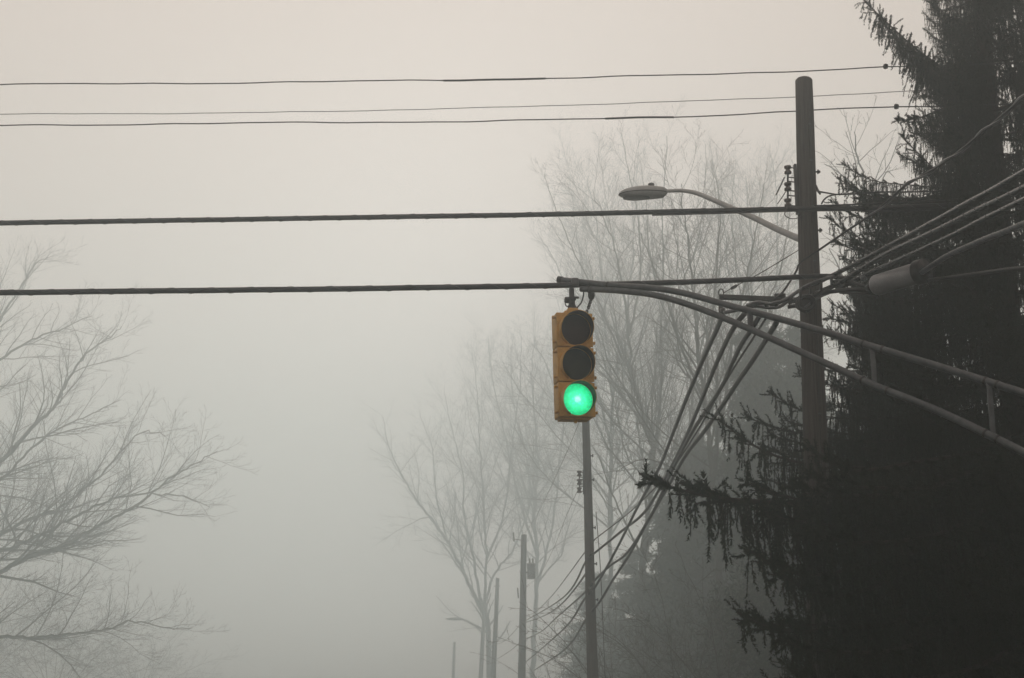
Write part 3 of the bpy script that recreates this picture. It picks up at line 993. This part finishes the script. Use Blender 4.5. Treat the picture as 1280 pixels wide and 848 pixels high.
bare_tree('faint spreading tree behind the street poles, left below the signal', bc, thin(limbs, .8),
          Tree(23, dens=(.75, 1.35, 2.1), ratio=(.36, .45, .5), up=(.06, .06, .05), rmin=.013, wob=.10), TG)
YC2 = 190.0
bc = P(668, 865, YC2); bc.z = 0
limbs = [([bc, P(667, 800, YC2), P(672, 720, YC2), P(668, 640, YC2), P(672, 560, YC2), P(665, 480, YC2), P(668, 420, YC2)], .5, .08),
         (limb_px([(670, 740), (690, 660), (700, 580), (705, 500), (700, 430)], YC2, -5), .26, .05),
         (limb_px([(672, 700), (648, 620), (630, 540), (615, 470), (610, 420)], YC2, 5), .24, .05),
         (limb_px([(670, 640), (655, 560), (640, 490), (640, 420)], YC2, 5), .2, .05)]
bare_tree('palest upright tree, a ghost behind the traffic signal and slim pole', bc, thin(limbs, .8),
          Tree(29, dens=(.65, 1.25, 1.9), ratio=(.36, .45, .5), up=(.08, .07, .05), rmin=.014, wob=.12), TG)

# tall trees behind the lamp
YB = 92.0
bb = P(799, 865, YB); bb.z = 0
limbs = [
    ([bb, P(799, 800, YB), P(801, 740, YB), P(806, 680, YB), P(813, 620, YB), P(815, 560, YB), P(802, 515, YB), P(791, 470, YB), P(786, 420, YB), P(778, 360, YB), P(765, 300, YB), P(742, 240, YB)], .34, .03),
    (limb_px([(812, 590), (822, 540), (826, 480), (827, 400), (829, 330), (828, 260), (833, 170)], YB, 2), .17, .02),
    (limb_px([(806, 690), (822, 655), (848, 600), (862, 540), (868, 470), (885, 400), (900, 330), (905, 250)], YB, -3), .17, .02),
    (limb_px([(790, 470), (765, 420), (745, 370), (715, 310), (690, 250), (680, 215)], YB, -4), .10, .015),
    (limb_px([(786, 420), (800, 350), (798, 280), (785, 210), (775, 160)], YB, 3), .10, .015),
    (limb_px([(828, 420), (850, 360), (870, 310), (880, 250), (882, 180)], YB, -4), .10, .015),
    (limb_px([(827, 380), (812, 320), (808, 260), (800, 200)], YB, 4), .08, .015),
    (limb_px([(815, 560), (790, 500), (762, 455), (752, 420), (742, 400)], YB, -5), .09, .015),
    (limb_px([(804, 700), (780, 650), (762, 610), (750, 575), (742, 560)], YB, -5), .09, .015),
]
bare_tree('tall twin-stemmed bare tree behind the street lamp', bb, thin(limbs, .9),
          Tree(31, dens=(1.0, 2.2, 3.6), ratio=(.30, .45, .5), up=(.08, .09, .06), rmin=.0075, wob=.12, ang=(20, 48)), TG)

YB2 = 66.0
bb = P(905, 865, YB2); bb.z = 0
limbs = [
    ([bb, P(903, 780, YB2), P(898, 690, YB2), P(890, 600, YB2), P(884, 520, YB2), P(872, 440, YB2), P(868, 380, YB2), P(860, 310, YB2), P(852, 230, YB2)], .22, .02),
    (limb_px([(890, 600), (905, 500), (915, 430), (930, 360), (945, 290), (955, 230)], YB2, 2), .12, .015),
    (limb_px([(876, 460), (890, 400), (896, 330), (900, 270), (895, 220)], YB2, -2), .08, .012),
    (limb_px([(880, 500), (850, 430), (835, 380), (815, 330), (800, 290)], YB2, -2), .08, .012),
    (limb_px([(915, 430), (950, 390), (975, 340), (985, 280), (990, 220)], YB2, 2), .07, .012),
    (limb_px([(895, 650), (860, 600), (830, 580), (800, 575), (770, 590)], YB2, -3), .07, .012),
    (limb_px([(898, 700), (930, 640), (960, 560), (980, 480), (990, 420)], YB2, 3), .09, .012),
]
bare_tree('slender bare tree with crooked fine branches just left of the tall pole', bb, limbs,
          Tree(37, dens=(1.5, 2.4, 3.6), ratio=(.32, .45, .5), up=(.06, .08, .05), rmin=.0075, wob=.13, ang=(25, 55)), TG)

YB3 = 54.0
bb = P(1098, 865, YB3); bb.z = 0
limbs = [([bb, P(1097, 700, YB3), P(1094, 520, YB3), P(1090, 400, YB3), P(1087, 330, YB3), P(1083, 270, YB3), P(1076, 215, YB3), P(1068, 165, YB3)], .20, .018),
         (limb_px([(1084, 285), (1098, 245), (1108, 215), (1118, 222)], YB3, 2), .05, .012),
         (limb_px([(1080, 245), (1060, 225), (1040, 210), (1030, 205)], YB3, -2), .04, .012),
         (limb_px([(1088, 350), (1065, 300), (1045, 270), (1030, 255)], YB3, -2), .06, .012)]
bare_tree('thin bare tree between the tall pole and the spruce', bb, limbs,
          Tree(41, dens=(.9, 1.5, 2.6), ratio=(.22, .42, .5), up=(.10, .08, .05), rmin=.009, wob=.13, maxlvl=3), TG)

YB4 = 135.0
bb = P(762, 865, YB4); bb.z = 0
limbs = [([bb, P(762, 780, YB4), P(764, 690, YB4), P(763, 600, YB4), P(764, 500, YB4), P(758, 400, YB4), P(748, 300, YB4), P(735, 220, YB4)], .30, .03),
         (limb_px([(764, 560), (740, 460), (720, 390), (695, 330), (672, 290)], YB4, -3), .14, .02),
         (limb_px([(763, 520), (780, 420), (790, 330), (795, 240), (800, 170)], YB4, 3), .14, .02),
         (limb_px([(760, 470), (735, 380), (722, 300), (712, 220)], YB4, 4), .11, .02),
         (limb_px([(764, 600), (730, 540), (700, 500), (680, 450), (665, 430)], YB4, -5), .10, .02)]
bare_tree('pale fan-shaped bare tree in the fog above the traffic signal', bb, limbs,
          Tree(43, dens=(1.1, 1.8, 3.0), ratio=(.32, .45, .5), up=(.10, .09, .05), rmin=.009, wob=.12), TG)
YB5 = 116.0
bb = P(948, 865, YB5); bb.z = 0
limbs = [([bb, P(950, 740, YB5), P(952, 600, YB5), P(950, 480, YB5), P(940, 380, YB5), P(938, 300, YB5), P(932, 220, YB5)], .32, .03),
         (limb_px([(951, 520), (930, 430), (912, 350), (905, 280), (890, 200)], YB5, -3), .14, .02),
         (limb_px([(950, 470), (968, 390), (972, 310), (970, 230), (962, 190)], YB5, 3), .13, .02),
         (limb_px([(940, 380), (918, 320), (915, 260), (920, 200)], YB5, 3), .10, .02)]
bare_tree('pale bare tree whose top shows between lamp arm and tall pole', bb, limbs,
          Tree(47, dens=(1.1, 1.8, 3.0), ratio=(.30, .45, .5), up=(.10, .09, .05), rmin=.009, wob=.13), TG)

# bare shrubs under the cables
def shrub(label, px, Y, H, seed, nst=9, spread=.5, dens=(1.4, 2.4, 3.0), group='bare shrubs below the cables'):
    base = P(px, 865, Y); base.z = 0
    T = Tree(seed, n=(8, 5, 4), dens=dens, ratio=(.36, .45, .5), up=(.0, .04, .03), rmin=.008, wob=.15, ang=(25, 60), maxlvl=3)
    root = empty('bare_shrub', base, label, 'shrub', group)
    r = T.r
    for i in range(nst):
        a_ = 6.28 * i / nst + r.uniform(-.3, .3)
        lean = r.uniform(.1, spread) + .1
        pts = [base + Vector((r.uniform(-.2, .2), r.uniform(-.2, .2), 0))]
        d = Vector((math.cos(a_) * lean, math.sin(a_) * lean, 1)).normalized()
        L = H * r.uniform(.65, 1.1)
        for k in range(8):
            d = (d + Vector((r.gauss(0, .08), r.gauss(0, .08), r.gauss(0, .05) - .075)) + Vector((math.cos(a_), math.sin(a_), 0)) * .05).normalized()
            pts.append(pts[-1] + d * L / 8)
        rads = [.026 * (1 - .75 * k / 8) for k in range(9)]
        Geo(base).tube(pts, rads, 6).build('stem', M['bark'], root)
        T.spawn(pts, rads, 0, .25, L)
    g = Geo(base)
    for pts, rads, lvl in T.twigs:
        g.tube(pts, rads, 3, cap=False)
    g.build('twigs', M['twig'], root)['kind'] = 'stuff'


shrub('bare arching shrub low between the slim pole and thick trunk', 772, 60, 8.0, 51)
shrub('bare tangled shrub right of the thick fogged trunk', 852, 54, 8.0, 53, 10, .7)
shrub('bare shrub low beside the drooping spruce branch tips', 915, 46, 7.0, 57, 9, .8)
shrub('faint bare shrub low between transformer pole and slim pole', 700, 92, 6.5, 59, 9, .6)

for lab, px, Y, H, sd in (('dim bare thicket low at the left edge, under the lowest limb of the leaning tree', -50, 112, 15.0, 91), ('dim bare thicket low at left, below the limb tips of the leaning tree', 70, 128, 13.5, 93),
                          ('palest bare thicket low at left, nearest to the open road', 175, 150, 11.0, 95)):
    shrub(lab, px, Y, H, sd, 16, .9, (1.5, 1.8, 1.8), 'bare thickets at lower left')

# ------------------------------------------------------------------ spruce branches
def needle_mesh(name, shoots, step, nl, nw, material, seed):
    """Needles on every shoot: (p0, p1, size). One small triangle each."""
    r = np.random.default_rng(seed)
    A = np.array([s[0] for s in shoots]); B = np.array([s[1] for s in shoots]); Z = np.array([s[2] for s in shoots])
    ax = B - A
    L = np.linalg.norm(ax, axis=1)
    axn = ax / L[:, None]
    cnt = np.maximum(4, (L / step).astype(int))
    k = np.repeat(np.arange(len(L)), cnt)
    N = len(k)
    t = r.random(N)
    ref = np.where(np.abs(axn[:, 2:3]) > .8, np.array([[1., 0, 0]]), np.array([[0, 0, 1.]]))
    U = np.cross(axn, ref); U /= np.linalg.norm(U, axis=1, keepdims=True)
    W = np.cross(axn, U)
    a = r.random(N) * 2 * math.pi
    rad = U[k] * np.cos(a)[:, None] + W[k] * np.sin(a)[:, None]
    tg = U[k] * -np.sin(a)[:, None] + W[k] * np.cos(a)[:, None]
    fw = r.uniform(.5, 1.1, N)[:, None]
    d = axn[k] * fw + rad
    d /= np.linalg.norm(d, axis=1, keepdims=True)
    p = A[k] + ax[k] * t[:, None]
    taper = (1 - .45 * t ** 3)[:, None]
    ln = (nl * r.uniform(.75, 1.25, N) * Z[k])[:, None] * taper
    wv = tg * (nw * Z[k])[:, None]
    V = np.stack([p - wv, p + wv, p + d * ln], axis=1).reshape(-1, 3)
    LI = np.arange(3 * N)
    return raw_mesh(name, V, LI, np.full(N, 3), material, smooth=False)


BL = 3.0        # design length of a branch


TIP = {}


def make_branch(seed, hang=.62, step=.0036, nl=.034, nw=.0050, L=BL, wide=1.0, ax=(0, .011, .021), straight=1.0, upturn=2, sl=(.34, .48, .40, .54)):
    r = random.Random(seed)
    g = Geo()
    shoots = []
    # main axis: sags and lifts its tip
    sag, lift = r.uniform(*sl[:2]), r.uniform(*sl[2:])

    def axis(s):
        return Vector((L * s, .10 * math.sin(s * 4 + seed), L * (-sag * s + lift * s ** upturn) * .75 + .02 * math.sin(s * 11 + seed)))
    n_ = 16
    axp = [axis(i / n_) for i in range(n_ + 1)]
    g.tube(axp, [.021 * (1 - .85 * i / n_) + .003 for i in range(n_ + 1)], 6)

    def stem(pts, r0):
        g.tube(pts, [r0 * (1 - .6 * i / (len(pts) - 1)) for i in range(len(pts))], 3, cap=False)

    def hanger(p, ln):
        """A drooping branchlet with needles and a few side sprigs."""
        d = Vector((r.gauss(.08, .10 * straight), r.gauss(0, .13 * straight), -1)).normalized()
        q0 = p
        k = max(2, int(ln / .13))
        pts = [p]
        for i in range(k):
            d = (d + Vector((r.gauss(0, .10 * straight), r.gauss(0, .10 * straight), -.16))).normalized()
            q1 = q0 + d * (ln / k)
            shoots.append((tuple(q0), tuple(q1), r.uniform(.75, 1.2) * (1 - .35 * i / k)))
            if r.random() < .75:
                dd = rot_off(d, math.radians(r.uniform(10, 34)), r.uniform(0, 6.28))
                dd.z -= .4
                dd.normalize()
                shoots.append((tuple(q1), tuple(q1 + dd * r.uniform(.05, .11)), .95))
            pts.append(q1)
            q0 = q1
        stem(pts, .004)

    def drape(s_):
        return .62 + .30 * math.sin(s_ * 19 + seed) + .16 * math.sin(s_ * 47 + 2.1 * seed)

    s = .10
    side = 1
    while s < .985:
        p = axis(s)
        fwd = (axis(min(s + .03, 1)) - axis(s - .03)).normalized()
        prof = (1 - s) ** .55 * min(1, .35 + s * 2.2)
        l2 = (.13 + .55 * prof) * wide * r.uniform(.75, 1.15) * L / 3
        a_ = math.radians(r.uniform(42, 68)) * side
        d = Vector((fwd.x * math.cos(a_) - fwd.y * math.sin(a_), fwd.x * math.sin(a_) + fwd.y * math.cos(a_), fwd.z * .6 + r.uniform(-.12, .08))).normalized()
        m_ = max(3, int(l2 / .075))
        q = p
        pts = [p]
        for i in range(m_):
            u_ = (i + 1) / m_
            d = (d + Vector((.03, r.gauss(0, .06), -.05 + .12 * u_ ** 3))).normalized()
            q1 = q + d * (l2 / m_)
            shoots.append((tuple(q), tuple(q1), 1.0))
            pts.append(q1)
            # pendulous branchlets: long in the inner two thirds, short near the tips
            h_ = hang * (1 - u_ * .6) * (1 - max(0, s - .62) * 2.0) * r.uniform(.7, 1.15) * drape(s)
            if h_ > .07 and r.random() < .92:
                hanger(q1, h_)
            elif r.random() < .8:
                dd = rot_off(d, math.radians(r.uniform(35, 60)), r.uniform(0, 6.28))
                shoots.append((tuple(q1), tuple(q1 + dd * r.uniform(.06, .13)), 1.1))
            q = q1
        stem(pts, .007)
        for e_ in [q_ + r.gauss(0, .007) for q_ in ax]:
            if s < .86 and r.random() < .85:
                hanger(axis(s + e_), hang * r.uniform(.55, 1.2) * drape(s + e_) * (1 - max(0, s - .55) * 1.9))
        s += .034
        side = -side
    # bare finger-like tip shoots
    for i in range(n_ - 3, n_):
        shoots.append((tuple(axp[i]), tuple(axp[i + 1]), 1.2))
    for k in range(15):
        p = axis(r.uniform(.80, 1.0))
        d = rot_off((axis(1) - axis(.94)).normalized(), math.radians(r.uniform(5, 55)), r.uniform(0, 6.28))
        d = (d + Vector((0, 0, .25))).normalized()
        shoots.append((tuple(p), tuple(p + d * r.uniform(.10, .22)), 1.15))
    TIP[seed] = axis(1.0)
    wood = g.mesh('branch', M['spruce_bark'])
    wood['seed'] = seed
    ndl = needle_mesh('needles', shoots, step, nl, nw, M['needles'], seed)
    return wood, ndl


BR = [make_branch(100 + i) for i in range(9)]
BRC = [make_branch(300 + i, hang=.88, wide=.6, ax=(0, .008, .016, .024), straight=.8, step=.0030, nl=.032, nw=.0052, upturn=6, sl=(.03, .07, .12, .17)) for i in range(5)]   # long combs of hanging shoots


def put_branch(root, wood, ndl, loc, rz, s, pitch=0.0, roll=0.0, sz=None):
    o = link('branch', wood, root)
    o.location = Vector(loc) - Vector(root.location)
    o.rotation_euler = (roll, pitch, rz)
    o.scale = (s, s, sz or s)
    c = link('needles', ndl, o)
    c['kind'] = 'stuff'
    return o


def spruce(label, base, H, trunk_r, placer, group, seed, lean=(0, 0)):
    root = empty('spruce_tree', base, label, 'tree', group)
    n_ = 14
    pts = [Vector((base[0] + lean[0] * i / n_, base[1], base[2] + H * i / n_)) for i in range(n_ + 1)]
    Geo(base).tube(pts, [trunk_r * (1 - .93 * i / n_) * (1.3 if i == 0 else 1) for i in range(n_ + 1)], 12).build('trunk', M['spruce_bark'], root)
    placer(root, random.Random(seed))
    return root


SIL = [(-400, 1190), (-150, 1165), (0, 1150), (60, 1172), (100, 1185), (150, 1165), (200, 1140), (260, 1075), (330, 1050), (400, 1045), (470, 1020), (520, 1005), (560, 975), (600, 940), (660, 930), (720, 955), (800, 955), (870, 945), (1000, 930)]


def sil(py):
    return float(np.interp(py, [a for a, _ in SIL], [b_ for _, b_ in SIL]))


YT = 17.6
tb = P(1300, 865, YT); tb.z = 0


def place_main(root, r):
    z = .9
    cnt = 0
    az0 = 0
    while z < 13.2:
        nb = 7
        az0 += .7
        for k in range(nb):
            az = az0 + 6.283 * k / nb + r.uniform(-.25, .25)
            Lb = 3.1 * (1 - max(0, z - 7) / 13) * r.uniform(.75, 1.1)
            dirx, diry = math.cos(az), math.sin(az)
            # branches toward the street side stop where the crown's outline is
            for _ in range(14):
                tip = Vector((tb.x + dirx * Lb, tb.y + diry * Lb, z - .12 * Lb))
                if tip.y > 6 and proj(tip)[0] < sil(proj(tip)[1]):
                    Lb *= .92
                else:
                    break
            if diry < -.35:
                Lb = min(Lb, 2.5)
            if Lb < .5 or cnt >= 262:
                continue
            w_, n2 = (BR + BRC)[r.randrange(len(BR) + len(BRC))]
            pit = r.uniform(-.05, .12) - .12 * max(0, (z - 6) / 6)
            put_branch(root, w_, n2, (tb.x, tb.y, z), az, Lb / BL, pit, r.uniform(-.1, .1), sz=max(Lb / BL, .75))
            cnt += 1
        z += .36
    # the boughs whose outlines the picture shows
    for (tx, ty, tY, by, v) in ((1074, -6, 16.3, 120, 0), (1118, 148, 16.2, 90, 1), (1150, 120, 16.6, 60, 6), (1046, 222, 16.6, 262, 2), (1036, 272, 17.0, 320, 3), (1060, 330, 16.9, 345, 7),
                                (1055, 205, 17.4, 240, 8), (898, 524, 16.2, 600, 4), (934, 522, 17.6, 545, 5), (799, 592, 14.9, 592, 6), (850, 604, 15.3, 585, 2), (922, 766, 15.0, 735, 7), (925, 770, 15.4, 700, 1),
                                (965, 492, 17.3, 520, 3), (1000, 470, 17.0, 480, 0), (955, 640, 14.9, 600, 5), (940, 690, 14.7, 640, 8), (935, 605, 15.1, 600, 0), (985, 600, 14.8, 570, 1), (980, 720, 14.8, 660, 3), (975, 800, 14.8, 750, 5), (1000, 660, 14.6, 620, 6), (990, 840, 14.8, 800, 2), (1042, 252, 16.6, 280, 3), (1040, 300, 16.9, 330, 1), (1050, 352, 16.6, 372, 0), (1062, 392, 16.8, 395, 4), (1046, 418, 17.0, 425, 2), (1072, 362, 16.2, 350, 3), (1058, 455, 16.8, 450, 1), (1004, 588, 15.0, 575, 1), (1012, 560, 15.2, 545, 3), (960, 860, 15.2, 800, 4), (960, 600, 18.3, 560, 4), (1130, 60, 16.8, 90, 3), (1090, 420, 16.8, 400, 1), (1100, 22, 15.8, 130, 2), (1116, 42, 16.8, 140, 4), (1134, 60, 16.0, 125, 0), (1150, 84, 16.5, 135, 3), (1140, 166, 16.6, 140, 2), (1131, 152, 17.2, 110, 4), (1064, 300, 16.3, 300, 1), (1078, 256, 17.2, 262, 4), (1058, 236, 16.4, 240, 0)):
        tip = P(tx, ty, tY)
        st = P(1300, by, YT)
        st = Vector((tb.x, tb.y, st.z))
        dv = tip - st
        hl = math.hypot(dv.x, dv.y)
        w_, n2 = BRC[v % len(BRC)]
        tl = TIP[w_['seed']]
        s_ = dv.length / math.hypot(tl.x, tl.z)
        pitch = -(math.atan2(dv.z, hl) - math.atan2(tl.z, tl.x))
        yaw = math.atan2(dv.y, dv.x) - math.atan2(tl.y, tl.x)
        put_branch(root, w_, n2, st, yaw, s_, pitch)


spruce('huge black spruce with hanging branchlets filling the right side', tb, 15.5, .27, place_main, 'spruces on the right', 3)

YT2 = 21.5
tb2 = P(1150, 865, YT2); tb2.z = 0


def placer2(tbx, H, R, seed, lim=None, zs=.4, n=7):
    def f(root, r):
        z = .5
        az0 = 0
        while z < H - .5:
            az0 += .8
            for k in range(n):
                az = az0 + 6.283 * k / n + r.uniform(-.25, .25)
                Lb = max(.5, R * (1 - (z / H) ** 1.5) * r.uniform(.75, 1.1))
                if lim:
                    for _ in range(12):
                        tip = Vector((tbx.x + math.cos(az) * Lb, tbx.y + math.sin(az) * Lb, z))
                        if proj(tip)[0] < lim(proj(tip)[1]):
                            Lb *= .9
                w_, n2 = BR[r.randrange(len(BR))]
                put_branch(root, w_, n2, (tbx.x, tbx.y, z), az, Lb / BL, r.uniform(-.05, .15), 0, sz=max(Lb / BL, .7))
            z += zs
    return f


spruce('smaller dark spruce behind the big one, low between pole and trunk', tb2, 8.6, .16, placer2(tb2, 8.8, 2.6, 5, lambda py: sil(py) + 20, .31, 8), 'spruces on the right', 5)


YT3 = 20.2
tb3 = P(1125, 865, YT3); tb3.z = 0
spruce('slim dark spruce behind the splice case, between tall pole and big spruce', tb3, 8.2, .15, placer2(tb3, 8.4, 1.9, 9, lambda py: sil(py) + 8, .29, 7), 'spruces on the right', 9)


def cone_crown(seed, R_, H, n_leaf, leaf):
    """Feathery conical crown: sprays of leaves set along tiers of drooping boughs."""
    r = np.random.default_rng(seed)
    nb = 150
    z0 = (r.random(nb) ** 1.15) * .93
    az = r.random(nb) * 6.283
    Lb = R_ * (1 - z0) ** .8 * r.uniform(.55, 1.15, nb) + .25
    k = r.integers(0, nb, n_leaf)
    t = r.random(n_leaf) ** .7
    rad = Lb[k] * t
    wob_ = r.normal(0, 1, (n_leaf, 3)) * (.10 + .16 * Lb[k] * t)[:, None] * np.array([.75, .75, .55])
    z = z0[k] * H + .9 - .38 * rad + .10 * rad * rad / R_ - np.abs(r.normal(0, .22, n_leaf)) * Lb[k] * .5
    pos = np.stack([rad * np.cos(az[k]), rad * np.sin(az[k]), z], 1) + wob_ * np.where(r.random(n_leaf) < .22, 2.3, 1.0)[:, None]
    pos[:, 2] = np.maximum(pos[:, 2], .15)
    d = r.normal(0, 1, (n_leaf, 3)); d[:, 2] -= .8; d /= np.linalg.norm(d, axis=1, keepdims=True)
    u = np.cross(d, r.normal(0, 1, (n_leaf, 3))); u /= np.linalg.norm(u, axis=1, keepdims=True)
    ln = (leaf * r.uniform(.6, 1.4, n_leaf))[:, None]
    V = np.stack([pos - d * ln, pos + u * ln * .35, pos + d * ln, pos - u * ln * .35], 1).reshape(-1, 3)
    return raw_mesh('crown', V, np.arange(4 * n_leaf), np.full(n_leaf, 4), M['evergreen'], smooth=False)


CONE = [cone_crown(400 + i, 4.2, 20.0, 56000, .15) for i in range(3)]
for i, (px, Y, H, wd, lab) in enumerate((
        (966, 78, 24.0, .85, 'fogged evergreen with a pointed crown directly left of the tall pole'),
        (1020, 74, 21.5, .85, 'fogged evergreen whose crown shows right behind the tall pole'),
        (922, 94, 20.5, .95, 'fogged evergreen behind the slender crooked bare tree'),
        (884, 96, 20.0, 1.15, 'broad fogged evergreen behind the steep sloping cables'),
        (846, 106, 17.0, 1.4, 'pale fogged evergreen behind the bough tip of the big spruce'),
        (800, 126, 14.5, 1.8, 'paler low evergreen right behind the thick fogged trunk'),
        (748, 168, 16.0, 1.8, 'palest low evergreen behind the slim pole, nearly lost in fog'),
        (1075, 80, 18.0, 1.0, 'fogged evergreen seen through gaps between pole and spruce'))):
    Y *= .84
    H *= .84
    base = P(px, 865, Y); base.z = 0
    root = empty('evergreen_tree', base, lab, 'tree', 'evergreens in the fog behind the pole')
    Geo(base).tube([base + Vector((0, 0, H * q)) for q in (0, .3, .6, .97)], [.26, .2, .12, .02], 8).build('trunk', M['bark'], root)
    c = link('crown', CONE[i % 3], root)
    c.scale = (wd * H / 20, wd * H / 20, H / 20)
    c.rotation_euler.z = i * 1.1
    c['kind'] = 'stuff'

# evergreen understory behind the bare shrubs
def leaf_clump_mesh(seed, R, H, n_leaf, lo=.07, hi=.14):
    r = np.random.default_rng(seed)
    ncl = 70
    th = r.random(ncl) * 6.283
    zz = r.random(ncl) ** .8
    rr = R * np.sqrt(np.clip(1 - (zz * .95) ** 2.2, .02, 1)) * r.uniform(.35, 1.0, ncl)
    cc = np.stack([rr * np.cos(th), rr * np.sin(th), zz * H], 1)
    k = r.integers(0, ncl, n_leaf)
    pos = cc[k] + r.normal(0, 1, (n_leaf, 3)) * np.array([.5, .5, .42]) * R * .36
    pos[:, 2] = np.abs(pos[:, 2])
    d = r.normal(0, 1, (n_leaf, 3)); d /= np.linalg.norm(d, axis=1, keepdims=True)
    u = np.cross(d, r.normal(0, 1, (n_leaf, 3))); u /= np.linalg.norm(u, axis=1, keepdims=True)
    ln = r.uniform(lo, hi, n_leaf)[:, None]
    V = np.stack([pos - d * ln, pos + u * ln * .4, pos + d * ln, pos - u * ln * .4], 1).reshape(-1, 3)
    return raw_mesh('crown', V, np.arange(4 * n_leaf), np.full(n_leaf, 4), M['evergreen'], smooth=False)


CR = [leaf_clump_mesh(71 + i, 2.6, 6.2, 22000, .05, .12) for i in range(3)]
CRL = [leaf_clump_mesh(81 + i, 2.6, 6.2, 70000, .035, .075) for i in range(2)]
for i, (px, Y, s, lab) in enumerate(((940, 58, .9, 'dim evergreen bush low at the edge of the spruce'),
                                     (1010, 48, 1.15, 'dark evergreen bush low behind the spruce boughs'), (1085, 47, 1.2, 'dark evergreen bush seen through gaps low in the spruce'), (1180, 49, 1.25, 'dark evergreen bush far behind the big spruce trunk'))):
    base = P(px, 865, Y); base.z = 0
    root = empty('evergreen_bush', base, lab, 'bush', 'evergreen bushes in the fog')
    Geo(base).tube([base, base + Vector((.05, 0, 2.0 * s)), base + Vector((0, .1, 4.6 * s))], [.12, .08, .03], 7).build('stem', M['bark'], root)
    c = link('crown', CRL[i % 2] if s > 1.5 else CR[i % 3], root)
    c.scale = (s, s, s)
    c.rotation_euler.z = i * 1.3
    c['kind'] = 'stuff'

# ------------------------------------------------------------------ the fog
m = bpy.data.materials.new('fog')
m.use_nodes = True
n = m.node_tree
n.nodes.clear()
out = n.nodes.new('ShaderNodeOutputMaterial')
pv = n.nodes.new('ShaderNodeVolumePrincipled')
pv.inputs['Color'].default_value = (.860, .962, .985, 1)
pv.inputs['Density'].default_value = HAZE_DENSITY
pv.inputs['Anisotropy'].default_value = 0.8
n.links.new(pv.outputs[0], out.inputs['Volume'])
g = Geo()
g.box((0, 125, 29.5), (460, 370, 61))
hz = g.build('haze', m, smooth=False)
hz['kind'] = 'stuff'
